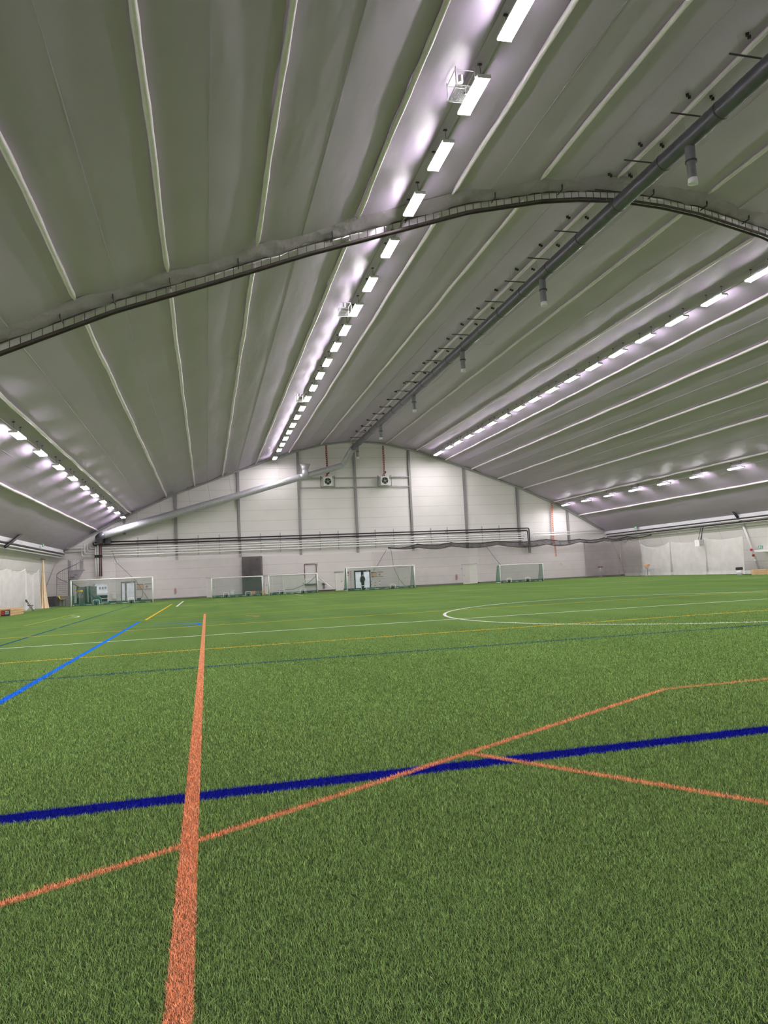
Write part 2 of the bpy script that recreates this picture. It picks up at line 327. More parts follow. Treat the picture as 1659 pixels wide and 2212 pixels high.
# ------------------------------------------------------------------ turf pile near the camera: uncountable blades
def line_colour(x, y):
    c = np.tile(np.array(LC['green']), (len(x), 1)); on = np.zeros(len(x), bool)
    for nm, wd, pts in LINES:
        for (ax, ay), (bx, by) in zip(pts[:-1], pts[1:]):
            if min(ay, by) > 21.5: continue
            dx, dy = bx-ax, by-ay; t = np.clip(((x-ax)*dx+(y-ay)*dy)/(dx*dx+dy*dy), 0, 1)
            hit = np.hypot(x-ax-t*dx, y-ay-t*dy) < wd/2
            c[hit] = LC[nm]; on |= hit
    return c, on
def turf():
    X, Y = [], []
    for y0 in np.arange(2.3, 21, .1):
        x0, x1 = -.32*y0-.45, .87*y0+.5
        dens = 38000*min(1, (3.4/y0))**2.0*(1 if y0 < 9 else (21-y0)/12)
        n = int(dens*.1*(x1-x0)); X.append(rng.uniform(x0, x1, n)); Y.append(rng.uniform(y0, y0+.1, n))
    x = np.concatenate(X); y = np.concatenate(Y); n = len(x)
    # tufts: pull blades together
    g = .010; x = x+(np.round(x/g)*g-x)*.45; y = y+(np.round(y/g)*g-y)*.45
    col, on = line_colour(x, y)
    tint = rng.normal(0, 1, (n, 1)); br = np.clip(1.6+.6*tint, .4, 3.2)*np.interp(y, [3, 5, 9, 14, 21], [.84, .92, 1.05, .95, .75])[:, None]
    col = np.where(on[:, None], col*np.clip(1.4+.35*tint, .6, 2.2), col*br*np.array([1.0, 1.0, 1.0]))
    yel = rng.random(n) < .22; sel = yel & ~on; col[sel] = col[sel]*np.array([1.55, 1.22, 1.25])
    h = rng.uniform(.010, .026, n); a = rng.uniform(0, 2*PI, n); lean = rng.uniform(.1, 1.3, n)*h
    far = np.clip(y/3.6, 1, 4)**.85; wd = rng.uniform(.0015, .0027, n)*far; h = h*np.clip(far, 1, 1.3)
    wa = a+PI/2+rng.uniform(-.5, .5, n); wx, wy = np.cos(wa)*wd/2, np.sin(wa)*wd/2
    lx, ly = np.cos(a)*lean, np.sin(a)*lean
    v = np.zeros((n, 5, 3))
    v[:, 0] = np.c_[x-wx, y-wy, np.full(n, .002)]; v[:, 1] = np.c_[x+wx, y+wy, np.full(n, .002)]
    v[:, 2] = np.c_[x-wx*.8+lx*.35, y-wy*.8+ly*.35, h*.6]; v[:, 3] = np.c_[x+wx*.8+lx*.35, y+wy*.8+ly*.35, h*.6]
    v[:, 4] = np.c_[x+lx, y+ly, h]
    me = bpy.data.meshes.new('turf_grass'); me.vertices.add(n*5); me.vertices.foreach_set('co', v.ravel())
    base = np.arange(n)[:, None]*5
    q = np.array([[0, 1, 3, 2]])+base; t = np.array([[2, 3, 4]])+base
    loops = np.concatenate([q, t], 1).ravel(); me.loops.add(len(loops)); me.loops.foreach_set('vertex_index', loops.astype(np.int32))
    st = (np.arange(n)[:, None]*7+np.array([[0, 4]])).ravel(); me.polygons.add(2*n); me.polygons.foreach_set('loop_start', st.astype(np.int32))
    me.update(calc_edges=True)
    at = me.color_attributes.new('blade', 'FLOAT_COLOR', 'POINT')
    cc = np.ones((n, 5, 4)); cc[:, :, :3] = col[:, None, :]; at.data.foreach_set('color', cc.ravel().astype(np.float32))
    me.materials.append(M['blades']); o = bpy.data.objects.new('turf_grass', me); COL.objects.link(o)
    tag(o, 'short artificial grass pile standing up from the pitch in the foreground', 'grass', kind='stuff')
turf()

# ------------------------------------------------------------------ roof purlins in fabric sleeves
def purlin(x, y0, y1, label, group):
    n = int((y1-y0)/.5); z = roofz(x)-.11; path = []; rr = []
    ph = random.random()*9
    for i in range(n+1):
        y = y0+(y1-y0)*i/n
        path.append((x+.015*math.sin(y*.7+ph), y, z+.01*math.sin(y*1.1+ph))); rr.append(.086*(1+.06*math.sin(y*2.3+ph)+.09*random.uniform(-1, 1)) if 0 < i < n else .04)
    mb = MB().tube([(p[0], p[1]-y0, p[2]-z) for p in [(q[0]-x, q[1], q[2]) for q in path]], rr, 10)
    o = mb.build('roof_purlin', 'sleeve', smooth=True, rel=None); o.location = (x, y0, z)
    return tag(o, label, 'purlin', group)
for i, x in enumerate(PX):
    side = ('left', i) if i <= 8 else ('right', 16-i)
    lab = 'fabric-sleeved roof purlin beyond the arch, '+('along the ridge above the duct' if i == 8 else '%s up from the %s eave' % (ORD[side[1]], side[0]))
    purlin(x, 26.75, D-.3, lab, 'roof purlins beyond the arch')
near = [2, 3, 4, 5, 6, 7, 8, 9]
for k, i in enumerate(near):
    lab = 'near roof purlin this side of the arch, '+('along the ridge by the duct' if i == 8 else 'right of the ridge duct' if i == 9 else '%s from the left edge of the view' % ORD[k])
    purlin(PX[i], -30, 25.15, lab, 'roof purlins on this side of the arch')

# ------------------------------------------------------------------ lattice arch with its film sleeve
ya = 25.85
def archpts(off, step=.3, lim=32.0):
    out = []; x = RX-lim
    while x <= RX+lim+.01: out.append((x, roofz(x)-off)); x += step
    # soften the ridge
    return out
A = thing('lattice_arch', 'dark lattice roof arch spanning the hall, with a wrinkled film sleeve above', 'arch', (RX, ya, 16.9))
for y, o_, r, nm in ((ya-.05, .70, .055, 'lower_chord'), (ya+.2, .68, .05, 'lower_chord'), (ya-.02, .36, .028, 'upper_chord')):
    MB().tube([(x, y, z) for x, z in archpts(o_)], r, 8).build(nm, 'arch_steel', A, smooth=True)
pl = archpts(.68, .34); rung = None; rest = MB()
def rungmesh(mb, x, z): mb.tube([(x, ya-.02, z-.02), (x, ya-.02, z+.34)], .014, 5); mb.tube([(x, ya-.05, z), (x, ya+.2, z)], .014, 5)
for x, z in pl:
    if -6.9 < x < 26.4:
        if rung is None: mb = MB(); rungmesh(mb, x, z); rung = mb.build('rung', 'arch_steel', A); rx, rz_ = x, z
        else: c = rung.copy(); COL.objects.link(c); c.parent = A; c.location = (x-rx, 0, z-rz_)
    else: rungmesh(rest, x, z)
rest.build('rung', 'arch_steel', A)['kind'] = 'stuff'
sl = MB(); rows = []
prof = [(-.62, .03), (-.54, .10), (-.42, .18), (-.29, .25), (-.16, .31), (-.06, .35), (.2, .34), (.4, .2), (.6, .06)]
for k, (dy, o_) in enumerate(prof):
    row = []
    for j, (x, z) in enumerate(archpts(o_, .22)):
        wob = .02*math.sin(x*2.1+k*.9)+.03*math.sin(x*7.3-k*1.7)+.03*random.uniform(-1, 1)
        s_ = 1 if 0 < k < 7 else .2
        row.append((x+.06*s_*math.sin(x*3+k), ya+dy+wob*.6*s_, z+wob*.7*s_))
    rows.append(row)
sl.grid(rows).build('film_sleeve', 'sleeve_film', A, smooth=True)
for x in (-4.6, -2.9, -1.0, 1.4, 4.9, 7.9, 11.6, 14.6, 18.9, 21.5, 23.6, 25.8):
    MB().box((x, ya-.34, roofz(x)-.3), (.035, .06, .16)).box((x+.02, ya-.1, roofz(x)-.4), (.025, .45, .05)).build('bracket', 'dark_steel', A)
# edge beam where roof meets the gable
mb = MB(); mb.tube([(x, D-.3, z) for x, z in archpts(.22, .5, 32.4)], .1, 8)
mb.tube([(x, D-.55, z) for x, z in archpts(.10, .5, 32.4)], .05, 6)
tag(mb.build('edge_beam', 'steel_grey', smooth=True), 'grey steel edge beam following the roof line above the end wall', 'beam')
# steel posts of the gable
for i, x in enumerate([-8.6, -3.15, 3.75, 10.65, 17.4, 24.15, 31.1, 38.05, 44.8]):
    zt = roofz(x)-.15; zb = 4.22 if i else 7.3
    mb = MB(); mb.bb(x-.13, x+.13, D-.27, D-.24, zb, zt); mb.bb(x-.02, x+.02, D-.24, D-.02, zb, zt); mb.bb(x-.13, x+.13, D-.03, D, zb, zt)
    o = mb.build('steel_column', 'column_steel')
    tag(o, '%s grey steel column up the end wall, counted from the left' % ORD[i], 'column', 'end wall columns')
# ------------------------------------------------------------------ light rows
def make_lamp():
    r = thing('ceiling_lamp', 'x', 'lamp', (0, 0, 0), 'x')
    mb = MB(); mb.bb(-.2, .2, -.8, .8, 0, .045)
    for sx in (-.066, .066): mb.bb(sx-.005, sx+.005, -.8, .8, -.037, .0)
    for sy in (-.81, .81): mb.bb(-.2, .2, sy-.01, sy+.01, -.06, .045)
    mb.build('housing', 'white_paint', r)
    mb = MB()
    for sx in (-.133, 0, .133): mb.bb(sx-.058, sx+.058, -.79, .79, -.033, -.002)
    mb.build('diffuser', 'lamp', r)
    for sy in (-.6, .6):
        mb = MB().tube([(0, sy, .04), (0, sy, .5)], .008, 5); mb.box((0, sy, .49), (.12, .05, .04)); mb.build('hanger', 'dark_steel', r)
    return r
proto = None
LL = {'c': 'in the row left of the duct', 'r': 'in the row right of the duct', 's': 'in the row by the right eave', 'l': 'in the row by the left eave'}
def put_lamp(x, y, lab, grp):
    global proto
    if proto is None: proto = make_lamp(); o = proto
    else: o = copy_tree(proto)
    s = (roofz(x+.5)-roofz(x-.5)); o.rotation_euler = (0, -math.atan(s)*.12, 0)
    o.location = (x, y, roofz(x)-.54); o['label'] = lab; o['group'] = grp
for k in 'crsl':
    for i, y in enumerate(LROW[k]): put_lamp(LX[k], y, 'lit white lamp, %s from the near end %s' % (ORD[i], LL[k]), 'lamps '+LL[k])
    st = {'c': 3.1, 'r': 3.1, 's': 4.9, 'l': 4.75}[k]; y = LROW[k][0]-st
    while y > Y0+1.5:
        put_lamp(LX[k], y, 'lit white lamp %s, behind the viewer' % LL[k], 'lamps behind the viewer '+LL[k]); y -= st
    mb = MB(); z = roofz(LX[k])-.42; mb.box((LX[k], (Y0+D)/2, z), (.05, D-Y0-1.5, .035))
    tag(mb.build('light_rail', 'steel_grey'), {'c': 'thin metal rail carrying the lamps left of the ridge duct', 'r': 'thin metal rail carrying the lamps right of the ridge duct', 's': 'thin metal rail carrying the low lamps by the right eave', 'l': 'thin metal rail carrying the low lamps by the left eave'}[k], 'rail', 'lamp rails')

# ------------------------------------------------------------------ ventilation ducts
def ringed(path_a, path_b, r, step=.16, amp=.012):
    a, b = Vector(path_a), Vector(path_b); n = max(2, int((b-a).length/step)); P = []; rr = []
    for i in range(n+1): P.append(a+(b-a)*i/n); rr.append(r*(1+(amp if i % 2 else -amp)))
    return P, rr
DX, DZ = 16.62, 16.15
t = thing('main_duct', 'long dark spiral ventilation duct hung under the roof ridge', 'duct', (DX, 0, DZ))
P, rr = ringed((DX, -30, DZ), (DX, 79.4, DZ), .31)
MB().tube(P, rr, 22).build('duct_run', 'duct_dark', t, smooth=True)
col = MB().tube([(DX, -26.33, DZ), (DX, -26.27, DZ)], .322, 22).build('joint_collar', 'dark_steel', t, smooth=True)
for k in range(1, 36): c = col.copy(); COL.objects.link(c); c.parent = t; c.location = (0, 3.0*k, 0)
E1, E2, E3 = Vector((DX, 79.6, DZ)), Vector((15.6, 81.2, 14.42)), Vector((11.6, 81.75, 13.2))
P2, r2 = ringed((DX, 79.4, DZ), E1, .31); Q, q2 = ringed(E1, E2, .34, .2); Q3, q3 = ringed(E2, (-9.9, 81.8, 7.6), .35, .2)
t2 = thing('branch_duct', 'silver duct stepping down from the ridge and running behind the funnel duct', 'duct', (11, 81.7, 13))
MB().tube([(DX, 79.3, DZ)]+Q[1:-1]+Q3, [.31]+q2[1:-1]+q3, 20).build('duct_run', 'galvanised', t2, smooth=True)
mb = MB(); mb.tube([Vector((DX, 79.55, DZ)), Vector((DX-.12, 79.75, DZ-.2))], .36, 20); mb.build('elbow_collar', 'galvanised', t2, smooth=True)
mb = MB(); mb.tube([(-9.9, 81.8, 7.6), (-10.15, 81.8, 7.4), (-10.3, 81.9, 7.05), (-10.3, 82.2, 6.65), (-10.3, 82.9, 6.6)], [.36, .36, .36, .37, .37], 20); mb.build('outlet_bend', 'duct_dark', t2, smooth=True)
t3 = thing('funnel_duct', 'silver duct rising across the end wall to an upward funnel mouth', 'duct', (11.1, 80.7, 13.2))
P, rr = ringed((10.75, 80.7, 13.1), (-10.6, 80.7, 7.12), .38, .2); MB().tube(P, rr, 22).build('duct_run', 'galvanised', t3, smooth=True)
MB().tube([(10.6, 80.7, 13.06), (10.95, 80.7, 13.17), (11.15, 80.7, 13.35), (11.2, 80.7, 13.65), (11.2, 80.7, 13.9)], [.385, .385, .38, .37, .36], 22).build('elbow', 'galvanised', t3, smooth=True)
MB().tube([(11.2, 80.7, 13.85), (11.2, 80.7, 14.0), (11.22, 80.7, 14.5), (11.22, 80.7, 14.58), (11.22, 80.7, 14.4)], [.36, .37, .57, .62, .5], 24).build('funnel', 'galvanised', t3, smooth=True)
MB().tube([(-10.4, 80.7, 7.18), (-10.75, 80.7, 7.06), (-10.95, 80.8, 6.9), (-11.0, 81.2, 6.75), (-11.0, 82.9, 6.7)], [.39, .39, .39, .39, .39], 22).build('outlet_bend', 'duct_dark', t3, smooth=True)
# thin rods the wall ducts hang from
for i, (x, z) in enumerate([(-7.0, 8.0), (-4.6, 8.7), (-1.5, 9.6), (.6, 10.2), (2.9, 10.85), (8.3, 12.4)]):
    mb = MB(); mb.tube([(x, 80.7, z+.38), (x-.25, 82.0, roofz(x-.25)-.1)], .012, 5); mb.box((x-.3, 81.9, roofz(x-.3)-.12), (.06, .5, .1))
    tag(mb.build('hanger_rod', 'steel_grey'), 'thin rod holding the funnel duct, %s from its lower left end' % ORD[i], 'rod', 'rods of the funnel duct')
# hanger frames above the main duct
hang = None
ybars = [17.2-2.83*k for k in range(1, 9)][::-1]+[17.2+2.83*k for k in range(22)]
for i, y in enumerate(ybars):
    if abs(y-ya) < .5: y -= .7
    if hang is None:
        hang = thing('duct_hanger', 'x', 'hanger', (DX, y, DZ), 'duct hangers'); b = (DX, y, DZ)
        MB().tube([(DX-.85, y, 16.85), (DX+.85, y, 16.85)], .03, 6).build('crossbar', 'dark_steel', hang)
        mb = MB()
        for s in (-1, 1): MB().tube([(DX+s*.5, y, 17.5), (DX+s*.42, y, 16.85), (DX+s*.3, y, DZ)], .004, 4).build('wire', 'steel_grey', hang)
        for s in (-.1, .85):
            mb = MB().box((DX+s, y, roofz(DX+s)-.11), (.22, .05, .04), rz=.5)
            for e in (-.07, .07): mb.box((DX+s+e, y+e*.6, roofz(DX+s)-.12), (.07, .1, .09), rz=.9)
            mb.build('roof_clip', 'black', hang)
        o = hang
    else: o = copy_tree(hang); o.location = (DX, y, DZ)
    k = i-8
    o['label'] = 'crossbar hanger with wires above the ridge duct, %s in view from the near end' % ORD[k] if k >= 0 else 'crossbar hanger with wires above the ridge duct, behind the viewer'
noz = None
for i, y in enumerate([20.3, 31.6, 43.2, 54.6, 66.1, 77.2]):
    if noz is None:
        noz = thing('air_nozzle', 'x', 'nozzle', (DX, y, DZ), 'drop nozzles of the ridge duct')
        P, rr = ringed((DX, y, DZ-.25), (DX-.02, y, DZ-.8), .165, .045, .06); MB().tube(P, rr, 16).build('hose', 'hose_grey', noz, smooth=True)
        P, rr = ringed((DX-.02, y, DZ-.8), (DX, y, DZ-1.42), .15, .045, .06); MB().tube(P, rr, 16).build('hose', 'hose_grey', noz, smooth=True)
        MB().tube([(DX, y, DZ-.78), (DX, y, DZ-.84)], .2, 16).build('clamp_ring', 'dark_steel', noz, smooth=True)
        mb = MB(); mb.tube([(DX, y, DZ-1.4), (DX, y, DZ-1.48), (DX, y, DZ-1.6), (DX, y, DZ-1.62), (DX, y, DZ-1.55)], [.15, .16, .17, .22, .12], 20, caps=False); mb.build('cone', 'pale_plate', noz, smooth=True)
        mb = MB(); mb.tube([(DX, y, DZ-1.5), (DX, y, DZ-1.6)], [.11, .03], 12); mb.build('throat', 'black', noz); o = noz
    else: o = copy_tree(noz); o.location = (DX, y, DZ)
    o['label'] = 'ribbed drop nozzle with white cone under the ridge duct, %s from the near end' % ORD[i]
# wire cages and a hatch under the roof
def cage(x, y, lab):
    z = roofz(x)-.2; t = thing('wire_cage', lab, 'cage', (x, y, z-.3), 'wire cages by the lamps')
    mb = MB(); a, b = .28, .36
    c = [(x-a, y-b), (x+a, y-b), (x+a, y+b), (x-a, y+b)]
    for zz in (z, z-.45):
        for i in range(4): mb.tube([c[i]+(zz,), c[(i+1) % 4]+(zz,)], .012, 5)
    for q in c: mb.tube([q+(z+.12,), q+(z-.45,)], .012, 5)
    mb.build('frame', 'white_paint', t)
    mb = MB()
    for k in range(1, 12):
        u = -a+2*a*k/12; mb.tube([(x+u, y-b, z-.44), (x+u, y+b, z-.44)], .004, 4)
        u = -b+2*b*k/12; mb.tube([(x-a, y+u, z-.44), (x+a, y+u, z-.44)], .004, 4)
    mb.build('mesh_face', 'steel_grey', t)
    mb = MB(); mb.tube([(x, y, z+.1), (x, y, z-.1)], .07, 10); mb.build('sensor', 'white_paint', t)
cage(7.25, 17.75, 'white wire cage under the roof beside the second light panel left of the duct')
cage(7.1, 34.6, 'wire cage under the roof just beyond the arch, left of the lamp row')
cage(7.1, 52.6, 'small wire cage far along the lamp row left of the duct')
mb = MB(); z = roofz(19.2)-.1
for a, b in (((-.6, -.35), (.6, -.35)), ((.6, -.35), (.6, .35)), ((.6, .35), (-.6, .35)), ((-.6, .35), (-.6, -.35))):
    mb.tube([(19.3+a[0], 45.8+a[1], roofz(19.3+a[0])-.12), (19.3+b[0], 45.8+b[1], roofz(19.3+b[0])-.12)], .02, 5)
tag(mb.build('hatch_frame', 'steel_grey'), 'thin rectangular frame on the roof right of the ridge duct', 'hatch')

# ------------------------------------------------------------------ pipes along the end wall
YP = D-.5
def bend(pts, r=.22):
    P = [Vector(p) for p in pts]; out = [P[0]]
    for i in range(1, len(P)-1):
        a = (P[i-1]-P[i]); b = (P[i+1]-P[i]); q = min(r, a.length*.45, b.length*.45); a.normalize(); b.normalize()
        for t in (0, .25, .5, .75, 1): out.append((P[i]+a*q)*(1-t)**2+P[i]*2*t*(1-t)+(P[i]+b*q)*t*t)
    return out+[P[-1]]
PZ = [6.52, 6.22, 5.9, 5.63, 5.36, 5.07]
for i, z in enumerate(PZ):
    if i < 2:
        xr = 39.2-.2*i; pts = [(-11.6-.15*i, YP, z), (xr, YP, z), (xr, YP, 3.4)]
        if i == 1: pts = [(-11.75, YP, 6.5)]+[(-11.75, YP, z)]+pts[1:]
    else:
        xr = 38.85-.17*(i-2); xl = -12.1-.27*(i-2)
        pts = [(xl, YP, 6.42), (xl, YP, z-.02), (xr, YP, z), (xr, YP, 3.45)]
    o = MB().tube(bend(pts), .075 if i < 2 else .068, 8).build('wall_pipe', 'black_pipe' if i < 2 else 'white_pipe', smooth=True)
    tag(o, '%s pipe running along the end wall, %s of the six from the top' % ('black' if i < 2 else 'white', ORD[i]), 'pipe', 'pipes along the end wall')
for i, z in enumerate((5.85, 5.55)):
    o = MB().tube(bend([(39.5+.25*i, YP, 5.1), (39.5+.25*i, YP, z), (49.6, YP, z)]), .065, 8).build('wall_pipe', 'white_pipe', smooth=True)
    tag(o, '%s short white pipe from the black pipe bend to the right corner' % ('upper', 'lower')[i], 'pipe', 'short pipes on the right')
for i, z in enumerate((5.95, 5.65)):
    o = MB().tube([(-14.6, YP, z), (-12.5, YP, z+.03)], .065, 8).build('wall_pipe', 'white_pipe', smooth=True)
    tag(o, '%s short white pipe joining the left eave to the end wall pipes' % ('upper', 'lower')[i], 'pipe', 'short pipes on the left')
for i, (x, mtn, zt) in enumerate(((-11.5, 'white_pipe', 6.0), (-11.28, 'white_pipe', 6.2), (-11.1, 'brown_pipe', 6.3), (-10.92, 'brown_pipe', 6.5))):
    mb = MB().tube([(x, YP-.2, 2.85), (x, YP-.2, zt)], .065, 8)
    o = mb.build('drop_pipe', mtn, smooth=True); MB().tube([(x, YP-.2, 4.85), (x, YP-.2, 5.15)], .1, 8).build('valve', 'black', o)
    tag(o, '%s drop pipe with a valve above the left goal, %s from the left' % ('white' if i < 2 else 'dark brown', ORD[i]), 'pipe', 'drop pipes above the left goal')
for i, x in enumerate([-7.2, -5.15, -.8, 1.5, 6.1, 8.3, 12.9, 15.05, 19.5, 21.75, 26.4, 28.5, 33.0, 35.25]):
    mb = MB(); mb.bb(x-.05, x+.05, YP+.07, YP+.12, 4.75, 6.95); mb.tube([(x+.05, YP+.1, 5.9), (x+.35, D-.02, 5.4)], .02, 5); mb.tube([(x-.05, YP+.1, 6.6), (x-.35, D-.02, 6.1)], .02, 5)
    tag(mb.build('pipe_bracket', 'steel_grey'), 'upright pipe bracket on the end wall, %s from the left' % ORD[i], 'bracket', 'pipe brackets on the end wall')
# cable trays
def tray(x, z0, z1, mtn, lab, kink=False):
    mb = MB(); pts = [(x, z0), (x, z1)] if not kink else [(x+.12, z0), (x+.05, 4.3), (x-.12, 4.9), (x, z1)]
    for (xa, za), (xb, zb) in zip(pts[:-1], pts[1:]):
        for s in (-.08, .08): mb.tube([(xa+s, D-.4, za), (xb+s, D-.4, zb)], .03, 5)
        n = int(abs(zb-za)/.22)
        for k in range(n+1):
            u = k/max(n, 1); mb.box((xa+(xb-xa)*u, D-.38, za+(zb-za)*u), (.17, .03, .14))
    tag(mb.build('cable_ladder', mtn), lab, 'cable ladder', 'cable ladders on the end wall')
tray(14.05, 13.5, 17.0, 'red_tray', 'dull red cable ladder above the left wall fan')
tray(20.95, 13.4, 16.95, 'red_tray', 'dull red cable ladder above the right wall fan')
tray(42.6, 2.9, 9.5, 'orange_tray', 'orange cable ladder down the end wall right of the pipes', True)
# rails and fans
for i, (z, xa, xb) in enumerate(((13.22, 10.7, 17.3), (13.22, 17.55, 24.1), (12.08, 10.7, 17.3), (12.08, 17.55, 24.1))):
    mb = MB(); mb.bb(xa, xb, D-.3, D-.2, z-.06, z+.06)
    tag(mb.build('wall_rail', 'steel_grey'), 'horizontal steel rail %s the %s wall fan' % (('above', 'above', 'below', 'below')[i], ('left', 'right')[i % 2]), 'rail', 'rails of the wall fans')
def fan(x, z, lab):
    t = thing('wall_fan', lab, 'fan', (x, D-.35, z-.55), 'wall fans')
    y0, y1 = D-1.0, D-.3
    mb = MB(); s = .52
    n = 24; ring = [(x+.4*math.cos(2*PI*k/n), z+.4*math.sin(2*PI*k/n)) for k in range(n)]
    sq = []
    for k in range(n):
        c, q = math.cos(2*PI*k/n), math.sin(2*PI*k/n); mx = max(abs(c), abs(q)); sq.append((x+s*c/mx, z+s*q/mx))
    vs = [(a, y0, b) for a, b in sq]+[(a, y0, b) for a, b in ring]+[(a, y0+.15, b) for a, b in ring]+[(a, y1, b) for a, b in sq]
    fs = [(k, (k+1) % n, n+(k+1) % n, n+k) for k in range(n)]+[(n+k, n+(k+1) % n, 2*n+(k+1) % n, 2*n+k) for k in range(n)]+[(k, 3*n+k, 3*n+(k+1) % n, (k+1) % n) for k in range(n)]
    mb.add(vs, fs).build('housing', 'white_paint', t)
    mb = MB(); mb.tube([(x, y0+.13, z), (x, y0+.16, z)], .4, 24).build('grille_back', 'black', t)
    hub = MB().tube([(x, y0+.02, z), (x, y0+.12, z)], .1, 12).build('hub', 'steel_grey', t)
    for k in range(5):
        a = 2*PI*k/5+.3; c, q = math.cos(a), math.sin(a); px, pz = -q, c
        MB().add([(x+c*.1-px*.04, y0+.06, z+q*.1-pz*.04), (x+c*.1+px*.04, y0+.1, z+q*.1+pz*.04), (x+c*.37+px*.1, y0+.11, z+q*.37+pz*.1), (x+c*.37-px*.05, y0+.05, z+q*.37-pz*.05)], [(0, 1, 2, 3)]).build('blade', 'grey_panel', t)
    for sx in (-.85, .8):
        mb = MB(); mb.tube([(x+sx, y0+.1, z+.62), (x+sx, y0+.1, z-.62)], .025, 6); mb.tube([(x+sx, y0+.1, z+.62), (x+sx*.6, D-.25, z+.5)], .025, 6); mb.tube([(x+sx, y0+.1, z-.62), (x+sx*.6, D-.25, z-.6)], .025, 6)
        mb.build('bracket_frame', 'dark_steel', t)
    mb = MB(); mb.tube(bend([(x-.15, D-.4, z+.5), (x-.1, D-.4, z+.75), (x+.1, D-.4, z+.95)]), .05, 6); mb.build('feed_pipe', 'red_tray', t)
    mb = MB(); mb.box((x+.22, D-.5, z+1.08), (.14, .14, .22)); mb.build('actuator', 'black', t)
fan(14.0, 12.72, 'square white wall fan between two rails, left of the middle column')
fan(20.85, 12.7, 'square white wall fan between two rails, right of the middle column')

# ------------------------------------------------------------------ doors and fittings low on the end wall (wall face y = 82.65)
YW = D-.35
def door(n, x0, x1, z1, handle=True, side=1, lintel=True):
    t = struct(bpy.data.objects.new('door_%d' % n, None)); COL.objects.link(t); t.location = (x0, YW, 0)
    MB().bb(x0+.06, x1-.06, YW-.09, YW, 0, z1-.06).build('leaf', 'door_white', t)
    mb = MB(); mb.bb(x0, x0+.06, YW-.11, YW, 0, z1); mb.bb(x1-.06, x1, YW-.11, YW, 0, z1); mb.bb(x0, x1, YW-.11, YW, z1-.06, z1); mb.build('frame', 'white_paint', t)
    if lintel: MB().bb(x0-.05, x1+.05, YW-.16, YW, z1, z1+.08).build('lintel', 'steel_grey', t)
    if handle: MB().bb(x1-.22 if side > 0 else x0+.12, x1-.12 if side > 0 else x0+.22, YW-.13, YW-.06, 1.0, 1.06).build('handle', 'black', t)
def glazed(n, x0, x1, z1, splits):
    t = struct(bpy.data.objects.new('door_%d' % n, None)); COL.objects.link(t); t.location = (x0, YW, 0)
    f = MB(); f.bb(x0, x0+.12, YW-.1, YW, 0, z1); f.bb(x1-.12, x1, YW-.1, YW, 0, z1); f.bb(x0, x1, YW-.1, YW, z1-.18, z1); f.bb(x0, x1, YW-.1, YW, 0, .08)
    for a, b in splits: f.bb(a, b, YW-.1, YW, 0, z1)
    f.build('frame', 'door_frame', t)
    xsn = [x0+.12]+[q for s in splits for q in s]+[x1-.12]
    for a, b in zip(xsn[::2], xsn[1::2]): MB().bb(a, b, YW-.05, YW-.02, .08, z1-.18).build('pane', 'lit_glass', t)
    MB().bb(x1-.5, x1-.2, YW-.13, YW-.1, z1-.12, z1-.06).build('closer', 'white_paint', t)
    MB().bb(splits[0][1]-.08, splits[0][1]-.04, YW-.15, YW-.1, .9, 1.2).build('handle', 'steel_grey', t)
glazed(1, -9.03, -7.52, 2.16, [(-8.62, -8.42)])
door(2, -.02, .95, 2.08); door(3, 6.4, 7.25, 2.08, side=-1); door(4, 14.5, 15.4, 2.12)
glazed(5, 16.75, 18.68, 2.2, [(17.55, 17.85)])
door(6, 22.1, 23.1, 2.3); door(7, 30.15, 32.0, 2.3, side=-1); door(8, 8.4, 10.9, 2.05, lintel=True)
t = struct(bpy.data.objects.new('window_1', None)); COL.objects.link(t); t.location = (-11.7, YW, 0)
f = MB(); f.bb(-11.7, -11.6, YW-.12, YW, 0, 2.15); f.bb(-10.4, -10.3, YW-.12, YW, 0, 2.15); f.bb(-11.75, -10.25, YW-.2, YW, 2.08, 2.16); f.bb(-11.7, -10.3, YW-.14, YW, .82, .95); f.bb(-11.7, -10.3, YW-.12, YW, 0, .1); f.bb(-11.6, -10.4, YW-.1, YW, .44, .5)
f.build('frame', 'white_paint', t); MB().bb(-11.6, -10.4, YW-.05, YW-.02, .95, 2.1).build('pane', 'lit_glass', t); MB().bb(-11.6, -10.4, YW-.06, YW, .1, .82).build('lower_panel', 'door_frame', t)
mb = MB()
for k in range(3): mb.bb(-11.25+.28*k, -11.05+.28*k, YW-.07, YW-.05, 1.45, 1.72)
mb.build('notice', 'steel_grey', t)
mb = MB(); mb.bb(-11.58, -10.42, YW-.16, YW-.14, .95, 1.0); mb.build('sill', 'white_paint', t)
def poster(x0, lab, x1, z0, z1):
    t = thing('poster', lab, 'poster', (x0, YW, z0), 'posters beside the glazed doors'); m_ = (x0+x1)/2
    MB().bb(x0, m_-.03, YW-.03, YW, z0, z1).build('left_sheet', 'poster_tan', t); MB().bb(m_+.03, x1, YW-.03, YW, z0, z1).build('right_sheet', 'poster_white', t)
    mb = MB()
    for a, b in ((x0, m_-.03), (m_+.03, x1)): mb.bb(a, b, YW-.04, YW-.03, z0, z0+.06); mb.bb(a, b-(.0 if a != x0 else .08), YW-.04, YW-.03, z1-.08, z1)
    mb.build('border_strip', 'black', t)
    MB().tube([(m_+.27, YW-.045, (z0+z1)/2-.02), (m_+.27, YW-.03, (z0+z1)/2-.02)], .15, 16).build('round_mark', 'poster_tan', t)
    mb = MB(); mb.box((m_+.27, YW-.05, (z0+z1)/2), (.16, .01, .06), ry=-.6); mb.box((m_+.25, YW-.05, (z0+z1)/2-.04), (.12, .01, .05), ry=-.2); mb.build('mark_centre', 'dark_green', t)
